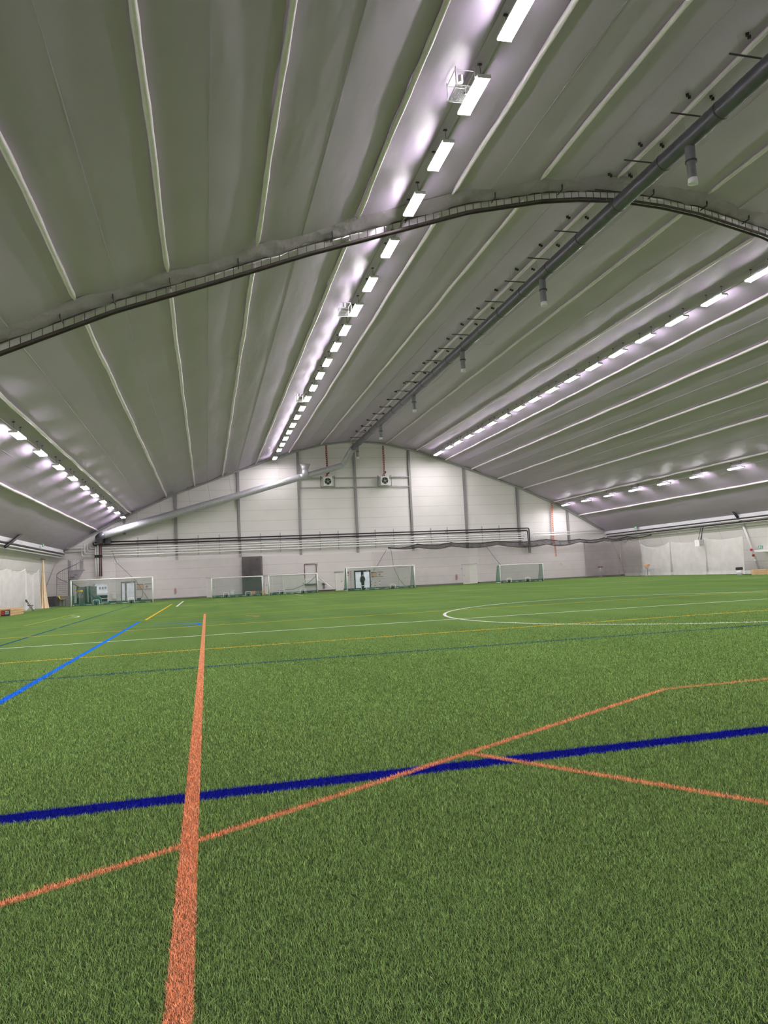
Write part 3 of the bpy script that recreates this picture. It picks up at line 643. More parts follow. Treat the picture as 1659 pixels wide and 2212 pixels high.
poster(-7.4, 'tan and white poster pair right of the left glazed door', -5.85, 1.22, 1.84)
poster(18.8, 'tan and white poster pair right of the double glazed door', 20.25, 1.36, 1.94)
t = thing('letter_box', 'white wall box between the window and the left glazed door', 'box', (-9.85, YW, .4))
MB().bb(-9.87, -9.5, YW-.22, YW, .35, .88).build('body', 'white_paint', t); MB().bb(-9.9, -9.46, YW-.26, YW, .88, .96).build('lid', 'white_paint', t)
t = thing('wall_clock', 'round white wall clock above the left goal', 'clock', (-9.45, YW-.03, 4.38))
MB().tube([(-9.45, YW-.01, 4.38), (-9.45, YW-.08, 4.38)], .3, 24).build('case', 'steel_grey', t)
MB().tube([(-9.45, YW-.08, 4.38), (-9.45, YW-.09, 4.38)], .26, 24).build('face', 'white_paint', t)
mb = MB(); mb.box((-9.45, YW-.1, 4.48), (.03, .01, .2)); mb.box((-9.42, YW-.1, 4.34), (.03, .01, .12)); mb.build('hands', 'black', t)
def exting(x, lab, z=.55):
    t = thing('fire_extinguisher', lab, 'extinguisher', (x, YW-.12, z), 'wall extinguishers')
    MB().tube([(x, YW-.12, z), (x, YW-.12, z+.48), (x, YW-.12, z+.54)], [.09, .09, .05], 12).build('cylinder', 'red', t, smooth=True)
    mb = MB(); mb.tube([(x, YW-.12, z+.54), (x, YW-.12, z+.62)], .03, 8); mb.box((x+.04, YW-.14, z+.63), (.16, .04, .03)); mb.tube(bend([(x+.06, YW-.12, z+.58), (x+.16, YW-.14, z+.4), (x+.13, YW-.14, z+.1)]), .018, 6); mb.build('valve_hose', 'black', t)
exting(-3.4, 'red fire extinguisher on the wall right of the left goal')
exting(29.3, 'red fire extinguisher on the wall left of the plain wide door')
# pipe frame with cabinet
t = thing('pipe_rack', 'thin reddish pipe frame standing out of the wall above a small cabinet', 'frame', (11.6, YW, 1.2))
mb = MB(); mb.tube(bend([(10.95, YW-.1, 1.58), (10.95, YW-.1, 3.2), (12.3, YW-.1, 3.2), (12.3, YW-.1, 2.2)], .08), .045, 6); mb.build('pipe', 'brown_pipe', t)
mb = MB(); mb.bb(12.2, 12.5, YW-.2, YW-.005, 3.15, 3.25); mb.build('bracket', 'steel_grey', t)
t = thing('wall_cabinet', 'low pale wall cabinet seen through the middle goal net', 'cabinet', (11.5, YW, .85))
MB().bb(10.95, 12.2, YW-.35, YW, .95, 1.55).build('body', 'white_paint', t); MB().bb(10.9, 12.25, YW-.4, YW, .88, .95).build('shelf', 'grey_panel', t)
mb = MB(); mb.box((13.1, YW-.2, .9), (.35, .3, .08)); mb.box((13.05, YW-.1, 1.05), (.06, .06, .35)); mb.bb(12.98, 13.22, YW-.1, YW, .3, .88)
tag(mb.build('wash_stand', 'grey_panel'), 'small grey wall stand just right of the middle goal', 'stand')
mb = MB(); mb.bb(15.75, 16.1, YW-.05, YW, 1.9, 2.12); mb.bb(15.75, 16.05, YW-.05, YW, 1.62, 1.78)
tag(mb.build('wall_sign', 'red'), 'two small red signs stacked left of the double glazed door', 'sign')
mb = MB()
for z in (2.08, 1.8, 1.62, 1.4): mb.bb(16.28, 16.42, YW-.06, YW, z, z+.12)
mb.tube([(16.33, YW-.03, 0), (16.33, YW-.03, 2.1)], .03, 6)
tag(mb.build('switch_post', 'steel_grey'), 'column of small switches beside the double glazed door', 'switch')
# ------------------------------------------------------------------ person at the double door
def person(x, y, h):
    t = thing('person', 'person in black clothes standing in front of the double glazed door, hands held low', 'person', (x, y, 0))
    S = h/1.75
    V = [(0, 0, .95), (0, 0, 1.12), (0, .01, 1.3), (0, .015, 1.44), (0, 0, 1.52), (0, -.02, 1.62), (0, -.02, 1.74)]
    Rr = [.15, .135, .15, .11, .055, .092, .06]; Ed = [(i, i+1) for i in range(6)]
    def add(p, r, par): V.append(p); Rr.append(r); Ed.append((par, len(V)-1)); return len(V)-1
    for s in (-1, 1):
        a = add((s*.09, 0, .88), .095, 0); a = add((s*.1, -.02+.02*s, .5), .065, a); a = add((s*.105, .02, .1), .045, a); a = add((s*.12, -.13, .04), .038, a)
        b = add((s*.17, .01, 1.42), .06, 3); e = add((s*.24, -.02, 1.16), .045, b); wv = add((s*.17 if s > 0 else -.26, -.16 if s > 0 else -.04, 1.0 if s > 0 else .9), .03, e)
        hd = add((V[wv][0]-s*.02, V[wv][1]-.05, V[wv][2]-.06), .032, wv)
        for k in range(4):
            f = add((V[hd][0]+(k-1.5)*.018, V[hd][1]-.03, V[hd][2]-.05+abs(k-1.3)*.006), .009, hd); add((V[f][0], V[f][1]+.012, V[f][2]-.028), .007, f)
        th = add((V[hd][0]-s*.035, V[hd][1]-.02, V[hd][2]-.015), .009, hd); add((V[th][0]-s*.005, V[th][1]-.02, V[th][2]-.02), .008, th)
    me = bpy.data.meshes.new('body'); me.from_pydata([(p[0]*S, p[1]*S, p[2]*S) for p in V], Ed, [])
    o = bpy.data.objects.new('body', me); COL.objects.link(o)
    md = o.modifiers.new('s', 'SKIN'); md.use_smooth_shade = True; o.modifiers.new('u', 'SUBSURF').levels = 2
    for i, sv in enumerate(me.skin_vertices[0].data): sv.radius = (Rr[i]*S, Rr[i]*S); sv.use_root = (i == 0)
    dg = bpy.context.evaluated_depsgraph_get(); dg.update()
    m2 = bpy.data.meshes.new_from_object(o.evaluated_get(dg)); o.modifiers.clear(); o.data = m2; m2.name = 'body'
    m2.materials.clear(); m2.materials.append(M['skin']); o.parent = t
    hidden = {'jacket': lambda c: .86*S < c.z < 1.53*S and not (abs(c.y) > .17*S and c.z < 1.02*S), 'trousers': lambda c: .09*S < c.z < .98*S and abs(c.x) < .21*S and c.y > -.14*S, 'shoes': lambda c: c.z < .12*S, 'hair': lambda c: c.z > 1.58*S and (c.y > .0 or c.z > 1.72*S)}
    for nm, fn in hidden.items():
        bm = bmesh.new(); bm.from_mesh(m2); bm.normal_update()
        kill = [f for f in bm.faces if not fn(f.calc_center_median())]; bmesh.ops.delete(bm, geom=kill, context='FACES')
        for v in bm.verts: v.co += v.normal*(.012 if nm != 'jacket' else .025)
        mm = bpy.data.meshes.new(nm); bm.to_mesh(mm); bm.free()
        for p in mm.polygons: p.use_smooth = True
        mm.materials.append(M['hair' if nm == 'hair' else 'black' if nm == 'shoes' else 'cloth_black'])
        c = bpy.data.objects.new(nm, mm); COL.objects.link(c); c.parent = t
    zc = 1.63*S; fm = MB()
    fm.tube([(0, -.105*S, zc+.01), (0, -.135*S, zc-.03)], [.012*S, .018*S], 6)
    for s in (-1, 1): fm.tube([(s*.09*S, -.02*S, zc+.03), (s*.1*S, -.015*S, zc-.03)], .02*S, 6)
    mo = MB(); mo.v = []; 
    fo = fm; nose = MB(); nose.v = [(a+x, b+y, c) for a, b, c in fo.v]; nose.f = fo.f; nose.mi = fo.mi; nose.build('face', 'skin', t)
    e = MB()
    for s in (-1, 1): e.tube([(x+s*.033*S, y-.1*S, zc+.025), (x+s*.033*S, y-.112*S, zc+.025)], .011*S, 8)
    e.box((x, y-.108*S, zc-.055), (.045*S, .01, .01)); e.build('eyes_mouth', 'hair', t)
person(17.6, 82.0, 1.74)

# ------------------------------------------------------------------ goals
def goal(x0, x1, y0, y1, h, label, depth, grp, r=.06):
    t = thing('football_goal', label, 'goal', ((x0+x1)/2, (y0+y1)/2, 0), grp)
    a, b = Vector((x0, y0, 0)), Vector((x1, y1, 0)); u = (b-a).normalized(); n = Vector((-u.y, u.x, 0)); up = Vector((0, 0, 1))
    for p in (a, b): MB().tube([p, p+up*h], r, 10).build('post', 'white_paint', t, smooth=True)
    MB().tube([a+up*(h-r)-u*r, b+up*(h-r)+u*r], r, 10).build('crossbar', 'white_paint', t, smooth=True)
    bl, brr = a+n*depth, b+n*depth; tl, tr_ = a+n*.9+up*(h-.08), b+n*.9+up*(h-.08)
    for p, q in ((a, bl), (b, brr)): MB().tube([p+up*.08, q+up*.08], .045, 8).build('side_bar', 'white_paint', t, smooth=True)
    MB().tube([bl+up*.08, brr+up*.08], .05, 8).build('rear_bar', 'steel_grey', t, smooth=True)
    for p, q, o_ in ((a, bl, tl), (b, brr, tr_)): MB().tube([p+up*(h-.08), o_, q+up*.08], .022, 6).build('net_stay', 'teal', t, smooth=True)
    mb = MB(); N = 10
    rows = []
    for prof in ((0, h-.1), (.9, h-.1), (.9+(depth-.9)*.5, h*.5), (depth, .1)):
        rows.append([a+u*((b-a).length*k/N)+n*prof[0]+up*(prof[1]-.08*math.sin(PI*k/N)*(1 if prof[0] > .1 and prof[1] > .2 else 0)) for k in range(N+1)])
    mb.grid(rows).build('net', 'net_green', t)
    mb = MB()
    for p in (a, b): mb.add([p+up*.05, p+n*depth+up*.05, p+n*(.9+(depth-.9)*.5)+up*h*.5, p+n*.9+up*(h-.1), p+up*(h-.1)], [(0, 1, 2, 3, 4)])
    mb.build('side_net', 'net_green_side', t)
    mb = MB(); mb.grid([[a+u*((b-a).length*k/20)+n*(depth-.05+.1*math.sin(k*2.1))+up*zz for k in range(21)] for zz in (.24, .01)]+[[a+u*((b-a).length*k/20)+n*(depth-.35+.12*math.sin(k*1.3))+up*.02 for k in range(21)]]).build('net_skirt', 'net_green_side', t)
    for k, p in enumerate((a+n*.15+u*.05, b+n*.15-u*.05, bl*.72+brr*.28, bl*.28+brr*.72)):
        wl = MB(); wl.tube([p+up*.16-u*.05-n*.35*(k > 1), p+up*.16+u*.05-n*.35*(k > 1)], .15, 14); wo = wl.build('wheel', 'black_rubber', t)
        if k > 1:
            mb = MB(); q = p-n*.35; mb.tube(bend([q+up*.08-u*.28, q+up*.5-u*.28, q+up*.5+u*.28, q+up*.08+u*.28], .12), .022, 6); mb.build('wheel_bracket', 'white_paint', t)
    return t
goal(-12.15, -5.0, 71.5, 71.9, 2.46, 'full-size white goal with green net at the far left, before the spiral stair', 2.0, 'large goals')
goal(.48, 5.6, 75.9, 75.8, 2.09, 'small white goal on wheels in front of the black net panel', 1.5, 'small goals', .05)
goal(6.3, 11.35, 76.0, 75.8, 2.1, 'small white goal right beside the one with the black panel', 1.5, 'small goals', .05)
goal(14.45, 21.85, 75.2, 75.0, 2.5, 'full-size white goal before the double glazed door', 2.0, 'large goals')
goal(31.9, 37.0, 75.2, 74.9, 2.06, 'small white goal standing alone by the wall, rightmost of the goals', 1.5, 'small goals', .05)

# ------------------------------------------------------------------ nets
def sheet(name, path, zt, zb, mtn, label, cat, group=None, amp=.1, nz=8, cord=True, freq=1.6):
    t = thing(name, label, cat, (path[0][0], path[0][1], 0), group)
    P = [Vector((p[0], p[1], 0)) for p in path]; L = [0]
    for i in range(1, len(P)): L.append(L[-1]+(P[i]-P[i-1]).length)
    n = max(12, int(L[-1]/.35)); top = []; rows = [[] for _ in range(nz+1)]
    for k in range(n+1):
        s = L[-1]*k/n; i = 1
        while i < len(P)-1 and s > L[i]: i += 1
        f = (s-L[i-1])/max(1e-6, L[i]-L[i-1]); p = P[i-1].lerp(P[i], f); tt = (P[i]-P[i-1]).normalized(); nn = Vector((-tt.y, tt.x, 0))
        zz = zt(s, L[-1]) if callable(zt) else zt; z0 = zb(s, L[-1]) if callable(zb) else zb
        for j in range(nz+1):
            v = j/nz; q = p+nn*amp*(.4+.6*v)*math.sin(s*freq+v*1.5)+nn*amp*.4*math.sin(s*freq*2.7+1)
            rows[j].append((q.x, q.y, zz+(z0-zz)*v))
    MB().grid(rows).build('netting', mtn, t, smooth=True)
    if cord: MB().tube(rows[0], .022, 5).build('top_cord', 'net_cord' if mtn != 'net_black' and mtn != 'net_brown' else 'cord_dark', t)
    return t
def sag(z, d, span): return lambda s, L: z-d*(math.sin(PI*((s/span) % 1))**.8)
sheet('safety_net', [(-9.5, YW-.35), (6.0, YW-.35)], sag(4.72, .12, 7), .05, 'net_white', 'pale safety net hung along the end wall, between the clock and the black panel', 'net', 'end wall nets', .06)
sheet('safety_net', [(19.0, YW-.35), (31.0, YW-.35)], sag(4.4, .05, 6), .05, 'net_white', 'pale safety net over the wall between the double door and the wide door', 'net', 'end wall nets', .06)
sheet('safety_net', [(32.2, YW-.35), (46.6, YW-.35)], sag(4.38, .04, 7), .05, 'net_white', 'pale safety net over the wall behind the rightmost goal', 'net', 'end wall nets', .06)
sheet('corner_net', [(46.4, 82.1), (49.2, 81.5), (49.6, 80), (49.4, 78.8)], sag(4.5, .1, 2), .03, 'net_brown', 'brownish net fold beside the end wall corner', 'net', 'corner nets', .18)
sheet('corner_net', [(49.5, 79), (49.3, 76.2), (49.0, 74.2)], sag(4.6, .45, 2.5), .03, 'net_brown', 'brownish net fold nearer than the corner, beside the white side net', 'net', 'corner nets', .15)
sheet('side_net', [(49.3, 74.4), (49.3, 68.9)], sag(3.72, .55, 5.5), .04, 'net_bright', 'white net along the right wall, over the orange disc basket', 'net', 'right side nets', .12)
sheet('side_net', [(49.35, 68.9), (49.35, 63.2)], sag(3.7, .3, 5.7), .04, 'net_bright', 'white net along the right wall, under the unit heater', 'net', 'right side nets', .12)
sheet('side_net', [(49.4, 63.2), (49.4, 57.9)], sag(3.72, .3, 5.8), .04, 'net_bright', 'white net along the right wall, ending at the leaning column', 'net', 'right side nets', .1)
sheet('side_net', [(-14.6, 70.1), (-14.6, 65.1)], lambda s, L: 3.42+max(0, 1-s/2.2)*.1-.45*math.sin(PI*s/L), .04, 'net_bright', 'white net along the left wall, next to the gathered cream curtain', 'net', 'left side nets', .16, freq=2.6)
sheet('side_net', [(-14.6, 65.1), (-14.6, 59.8), (-14.6, 54)], sag(3.46, .26, 5.3), .04, 'net_bright', 'white net along the left wall, behind the folding chair', 'net', 'left side nets', .12)
# raised black dividing net, bundled in swags
def swag():
    t = thing('raised_net', 'black dividing net bunched up in swags below the wall pipes', 'net', (34, 81.3, 4.6))
    peaks = [(20.7, 81.5, 4.72), (24.3, 81.5, 5.0), (28.5, 81.5, 5.02), (34.4, 81.5, 4.98), (41.0, 81.5, 5.0), (45.4, 81.3, 4.85), (48.4, 80.6, 4.85), (49.1, 76.5, 4.72), (49.2, 71.6, 4.72)]
    low = [.05, .55, .6, .62, .95, .5, .42, .3, .02]
    top, bot, mid = [], [], []
    for i in range(len(peaks)-1):
        a, b = Vector(peaks[i]), Vector(peaks[i+1])
        for k in range(14):
            f = k/14; p = a.lerp(b, f); d = (low[i]*(1-f)+low[i+1]*f); sg = math.sin(PI*f)
            top.append((p.x, p.y+.05, p.z-.22*sg+.02*random.uniform(-1, 1))); mid.append((p.x, p.y-.22, p.z-.12*sg-d*.55)); bot.append((p.x, p.y-.05, p.z-.1-d*(.55+.45*sg)))
    MB().grid([top, mid, bot]).build('netting', 'net_black', t, smooth=True)
    MB().tube(top, .05, 6).build('top_roll', 'black', t, smooth=True); MB().tube(bot, .03, 6).build('lower_hem', 'black', t, smooth=True)
swag()
sheet('black_panel', [(3.85, YW-.75), (6.12, YW-.75)], 4.3, .05, 'net_black', 'dark hanging net panel behind the small goal', 'net', None, .07)
mb = MB(); mb.tube([(3.85, YW-.75, 4.3), (3.8, YW-.5, 7.0)], .015, 5); mb.tube([(6.12, YW-.75, .05), (6.12, YW-.75, 4.32)], .02, 5)
tag(mb.build('panel_cord', 'cord_dark'), 'dark cord holding the black net panel up to the pipes', 'cord')
for i, (p, lab) in enumerate((([(-9.9, YW-.02, 5.6), (-9.4, YW-.58, 4.3), (-7.4, YW-.58, 2.2), (-6.1, YW-.58, .02)], 'thin dark cord slanting down past the wall clock'),
                ([(20.6, YW-.01, 4.5), (20.6, YW-.58, 4.42), (19.4, YW-.58, 2.6), (18.9, YW-.58, 2.0)], 'dark cord slanting down to the double door'),
                ([(21.2, YW-.01, 4.5), (21.2, YW-.58, 4.42), (21.4, YW-.58, 2.4), (22.0, YW-.58, 1.0), (22.8, YW-.58, .02)], 'dark cord curving to the floor behind the large right goal'),
                ([(33.3, YW-.01, 4.4), (33.3, YW-.58, 4.3), (34.3, YW-.58, 2.9), (35.0, YW-.58, 2.0)], 'dark cord slanting over the net left of the rightmost goal'),
                ([(12.3, YW-.6, 1.9), (11.2, YW-.6, 1.0), (9.6, YW-.6, .45), (7.8, YW-.6, .35)], 'slack rope curving behind the middle small goal'))):
    tag(MB().tube(p, .025, 5).build('cord', 'cord_dark'), lab, 'cord', 'loose cords on the end wall')
# folded white net between the goals, gathered to one point
t = thing('draped_net', 'white net gathered and draped beside the plain door between the goals', 'net', (13.2, YW-.6, 0))
rows = []
for j in range(7):
    v = j/6; rows.append([(12.15+v*(2.4*f+.1), YW-.6+.1*math.sin(f*9), 2.0-1.98*v*(.3+.7*f)) for f in [k/8 for k in range(9)]])
MB().grid(rows).build('netting', 'net_bright', t, smooth=True)
# cream curtain gathered on the left
t = thing('gathered_curtain', 'tall cream curtain gathered to a point by the left wall', 'curtain', (-14.45, 71.2, 0))
rows = []
for j in range(13):
    v = j/12; wdt = .12+.42*v+.8*max(0, v-.6)**1.5; rows.append([(-14.45+.05*math.cos(a*11)+.9*v*v*math.cos(a)*.32+wdt*.55*math.cos(a)*.4, 71.2+wdt*1.0*math.sin(a)+.09*v*math.sin(a*9), 4.4-4.38*v) for a in [PI*2*k/48 for k in range(49)]])
MB().grid(rows).build('cloth', 'cream_cloth', t, smooth=True)
MB().box((-14.45, 71.2, 4.47), (.1, 1.5, .07)).build('top_bar', 'dark_steel', t)
# ------------------------------------------------------------------ eaves: pipes, struts, heater, porch
for side, x, lst in (('right', 49.95, ((5.36, .06, 'dark_steel', 'upper dark'), (5.2, .07, 'white_pipe', 'middle white'), (5.0, .07, 'black_pipe', 'lower black'))), ('left', -14.68, ((6.1, .06, 'dark_steel', 'upper dark'), (5.36, .1, 'black_pipe', 'middle dark'), (5.2, .07, 'white_pipe', 'lower white')))):
    for z, r, mtn, nm in lst:
        o = MB().tube([(x+(.0 if side == 'right' else 0), Y0+1, z), (x, D-.6, z)], r, 8).build('eave_pipe', mtn, smooth=True)
        tag(o, '%s pipe running along the %s eave' % (nm, side), 'pipe', 'eave pipes on the %s' % side)
    mb = MB(); s = 1 if side == 'right' else -1
    mb.bb(min(x, x+s*.3), max(x, x+s*.3), Y0+1, D-.4, 4.9, 5.0) if side == 'left' else mb.bb(x, x+.25, Y0+1, D-.4, 4.86, 4.93)
    tag(mb.build('eave_channel', 'steel_grey'), 'grey steel channel under the pipes of the %s eave' % side, 'channel')
t = thing('leaning_column', 'leaning white frame leg on the right wall by the door porch', 'column', (52.0, 59, 0))
MB().tube([(50.45, 59, 5.0), (51.95, 59, .35)], .11, 8).build('shaft', 'white_paint', t, smooth=True); MB().tube([(49.55, 59, 6.1), (50.4, 59, 4.95)], .13, 8).build('strut', 'black', t, smooth=True)
for z in (2.3, 1.75, 1.3): MB().box((51.4-(z-1.3)*.3, 58.85, z), (.2, .12, .22)).build('switch_box', 'red' if z > 1.5 else 'white_paint', t)
tag(MB().tube([(-14.2, 62.2, 6.2), (-14.45, 58.5, 5.0)], .12, 8).build('frame_strut', 'black_pipe', smooth=True), 'dark slanting strut under the left eave at the edge of view', 'strut')
t = thing('unit_heater', 'white unit heater hung on rods below the right eave', 'heater', (48.85, 63.3, 2.95))
MB().bb(48.55, 49.15, 63.0, 63.7, 2.95, 3.6).build('case', 'white_paint', t)
mb = MB()
for k in range(6): mb.box((48.85, 62.98, 3.05+.1*k), (.5, .02, .045))
mb.build('louvre', 'steel_grey', t)
mb = MB()
for dx in (0, .25): mb.tube([(48.7+dx, 63.3, 3.58), (49.7+dx, 64.0, 4.95)], .03, 6)
mb.tube([(49.2, 63.5, 2.95), (49.25, 63.5, 3.7), (50.0, 64.2, 4.9)], .04, 6); mb.build('hanger_rod', 'dark_steel', t)
for i, y in enumerate((80.2, 75.5, 70.2, 64.0, 58.2)):
    mb = MB(); mb.box((49.9, y, 6.2), (.22, .25, .2)); mb.box((49.75, y, 6.3), (.1, .12, .12))
    tag(mb.build('eave_box', 'white_paint'), 'small white box on the top edge of the right eave, %s from the far end' % ORD[i], 'box', 'boxes on the right eave')
for i, y in enumerate((78.5, 70.2, 63.4, 58.9)):
    mb = MB(); mb.box((-14.5, y, 6.28), (.12, .16, .26))
    tag(mb.build('eave_box', 'white_paint'), 'small white box on the top edge of the left eave, %s from the far end' % ORD[i], 'box', 'boxes on the left eave')
# porch with exit sign on the right wall
mb = MB(); mb.bb(50.6, 53.2, 52.0, 57.9, 2.05, 2.25); struct(mb.build('trim_3', 'white_paint'))
mb = MB(); mb.bb(51.9, 52.4, 52, 57.6, 0, 2.05); struct(mb.build('door_9', 'door_white'))
def exit_sign(x, y, z, lab, rz):
    t = thing('exit_sign', lab, 'sign', (x, y, z), 'exit signs')
    mb = MB(); mb.box((x, y, z), (.06, .5, .26)); mb.build('panel', 'sign_green', t)
    s = -1 if x > 0 else 1
    mb = MB(); mb.box((x+s*.035, y+.1, z), (.01, .12, .18)); mb.box((x+s*.035, y-.1, z+.02), (.01, .07, .16)); mb.box((x+s*.035, y-.13, z-.06), (.01, .14, .04)); mb.build('pictogram', 'white_paint', t)
    mb = MB(); mb.tube([(x, y, z+.13), (x, y, z+.4)], .012, 5); mb.build('bracket', 'steel_grey', t)
exit_sign(50.55, 57.0, 2.5, 'green exit sign above the porch on the right wall', 0)
exit_sign(49.75, 75.6, 5.75, 'green exit sign on the right eave plate', 0)
exit_sign(-14.5, 71.5, 5.75, 'green exit sign on the left eave plate', 0)
# ------------------------------------------------------------------ things on the floor
def disc_basket(x, y, h, band, lab):
    t = thing('disc_basket', lab, 'disc golf basket', (x, y, 0), 'disc golf baskets')
    mb = MB(); mb.tube([(x, y, .03), (x, y, h)], .035, 8); mb.tube([(x, y, 0), (x, y, .03)], .28, 16); mb.build('pole', 'steel_grey', t, smooth=True)
    mb = MB(); mb.tube([(x, y, h-.16), (x, y, h)], .3, 20, caps=False); mb.build('band', band, t, smooth=True)
    mb = MB()
    for k in range(18):
        a = 2*PI*k/18; mb.tube([(x+.27*math.cos(a), y+.27*math.sin(a), h-.12), (x+.16*math.cos(a), y+.16*math.sin(a), h-.4), (x+.05*math.cos(a), y+.05*math.sin(a), h-.58)], .01, 4)
    mb.build('chains', 'galvanised', t)
    mb = MB()
    for k in range(16):
        a = 2*PI*k/16; mb.tube([(x+.33*math.cos(a), y+.33*math.sin(a), h-.5), (x+.33*math.cos(a), y+.33*math.sin(a), h-.7), (x, y, h-.72)], .008, 4)
    for zz in (h-.5, h-.7): mb.tube([(x+.33*math.cos(2*PI*k/20), y+.33*math.sin(2*PI*k/20), zz) for k in range(21)], .012, 4)
    mb.build('tray', 'steel_grey', t)
disc_basket(48.4, 72.0, 1.32, 'orange', 'orange-banded disc golf basket behind the right white net')
disc_basket(-11.9, 74.4, 1.5, 'yellow', 'yellow-banded disc golf basket behind the left goal net')
disc_basket(47.6, 80.6, 1.32, 'brown_pipe', 'brown-banded disc golf basket by the end wall corner')
def mini_goal(x, y, lab):
    mb = MB()
    for k in range(5): mb.tube(bend([(x+.12*k, y+.5, .03), (x+.12*k, y+.5, .85), (x+.12*k, y-.7, .85), (x+.12*k, y-.7, .03)], .2), .018, 5)
    return tag(mb.build('hurdle_stack', 'steel_grey'), lab, 'hurdles')
mini_goal(48.3, 70.8, 'stack of thin metal hurdles by the orange disc basket')
mini_goal(48.0, 73.2, 'stack of thin metal hurdles behind the folds of the right net')
t = thing('waste_bin', 'grey waste bin with a black lid near the right wall', 'bin', (47.3, 56.2, 0))
MB().tube([(47.3, 56.2, 0), (47.3, 56.2, .52)], [.22, .26], 16).build('tub', 'pale_plate', t, smooth=True); MB().tube([(47.3, 56.2, .5), (47.3, 56.2, .72), (47.3, 56.2, .74)], [.3, .3, .24], 16).build('lid', 'black', t, smooth=True)
def crate(x0, x1, y0, y1, h, lab, sign):
    t = thing('plank_crate', lab, 'crate', ((x0+x1)/2, (y0+y1)/2, 0), 'plank crates')
    for k in range(3):
        z = h*k/3; MB().bb(x0, x1, y0, y1, z+.01, z+h/3-.015).build('plank_course', 'timber', t)
    if sign: sign(t)
def s1(t):
    MB().bb(-13.75, -13.2, 54.52, 54.55, .02, .4).build('black_sign', 'black', t); mb = MB(); mb.bb(-13.72, -13.55, 54.5, 54.53, .08, .36); mb.build('red_mark', 'red', t)
    mb = MB()
    for z in (.14, .22, .3): mb.bb(-13.5, -13.25, 54.5, 54.53, z, z+.035)
    mb.build('white_lines', 'white_paint', t)
crate(-14.25, -13.15, 54.55, 58.2, .5, 'long low plank crate with a black sign at the left edge', s1)
def s2(t): MB().bb(48.5, 48.56, 52.6, 53.3, .05, .45).build('dark_panel', 'black', t)
crate(47.7, 48.5, 52.4, 55.2, .5, 'long low plank crate at the right edge beside the bin', s2)
# folding chair
x, y = -14.05, 64.2
t = thing('folding_chair', 'black folding chair in front of the left white net', 'chair', (x, y, 0))
for s in (-.2, .2):
    MB().tube([(x+.28, y+s, 0), (x-.12, y+s, .62), (x-.28, y+s, .95)], .022, 6).build('leg', 'black', t); MB().tube([(x-.25, y+s, 0), (x+.2, y+s, .45)], .022, 6).build('leg', 'steel_grey', t)
MB().box((x+.06, y, .46), (.42, .42, .04)).build('seat', 'black', t); MB().box((x-.25, y, .85), (.05, .42, .22), ry=-.2).build('backrest', 'black', t)
# things under the stair and behind the left goal
def shell_chair(x, y):
    t = thing('shell_chair', 'yellow plastic shell seat beside the foot of the spiral stair', 'chair', (x, y, 0))
    rows = [[(x-.32, y+s, 1.02) for s in (-.2, 0, .2)], [(x-.26, y+s, .8) for s in (-.24, 0, .24)], [(x-.16, y+s, .66) for s in (-.25, 0, .25)], [(x+.05, y+s, .62) for s in (-.25, 0, .25)], [(x+.32, y+s, .66) for s in (-.22, 0, .22)]]
    o = MB().grid(rows).build('shell', 'yellow', t, smooth=True); md = o.modifiers.new('t', 'SOLIDIFY'); md.thickness = .04
    mb = MB()
    for sx in (-.15, .2):
        for sy in (-.2, .2): mb.tube([(x+sx, y+sy, 0), (x+sx, y+sy, .62)], .02, 6)
    mb.build('leg_frame', 'steel_grey', t)
shell_chair(-14.1, 78.0)
mb = MB(); mb.bb(-14.9, -13.0, 78.25, 78.4, 0, .95)
tag(mb.build('low_board', 'grey_panel'), 'grey green board leaning low in front of the spiral stair', 'board')
for i, (x, h) in enumerate(((-12.55, 1.85), (-11.75, 1.85), (-11.45, 1.85))):
    tag(MB().tube([(x, 77.6, 0), (x, 77.6, h)], .12, 12).build('rolled_mat', 'dark_green', smooth=True), 'dark rolled mat standing upright behind the left goal, %s from the left' % ORD[i], 'mat', 'upright rolled mats')
for i, x in enumerate((-12.2, -11.1)):
    mb = MB(); mb.bb(x-.27, x+.27, 77.9, 78.0, 0, 1.8); tag(mb.build('upright_board', 'grey_panel'), '%s grey green board standing behind the left goal' % ('left', 'right')[i], 'board', 'upright boards')
t = thing('turf_roller', 'green turf roller with a long handle behind the left goal', 'roller', (-10.35, 74.6, 0))
MB().tube([(-10.35, 74.3, .42), (-10.35, 74.9, .42)], .42, 24).build('drum', 'teal', t, smooth=False); MB().tube([(-10.35, 74.25, .42), (-11.1, 74.4, 1.3)], .03, 6).build('handle', 'dark_green', t)
MB().tube([(-10.35, 74.27, .42), (-10.35, 74.31, .42)], .1, 12).build('hub', 'steel_grey', t)
mb = MB()
for k in range(5): mb.box((-12.75, 73.9, .12+.14*k), (.42, .05, .03))
for s in (-.2, .2): mb.tube([(-12.75+s, 73.9, 0), (-12.75+s, 73.9, .8)], .02, 5)
tag(mb.build('small_ladder', 'steel_grey'), 'small grey step rack beside the yellow disc basket', 'rack')
t = thing('waste_tub', 'white tub bin behind the small goal left of the black panel', 'bin', (2.65, 81.2, 0))
MB().tube([(2.65, 81.2, 0), (2.65, 81.2, .62)], [.24, .3], 16).build('tub', 'pale_plate', t, smooth=True); MB().tube([(2.65, 81.2, .6), (2.65, 81.2, .66)], .32, 16).build('rim', 'white_paint', t, smooth=True)
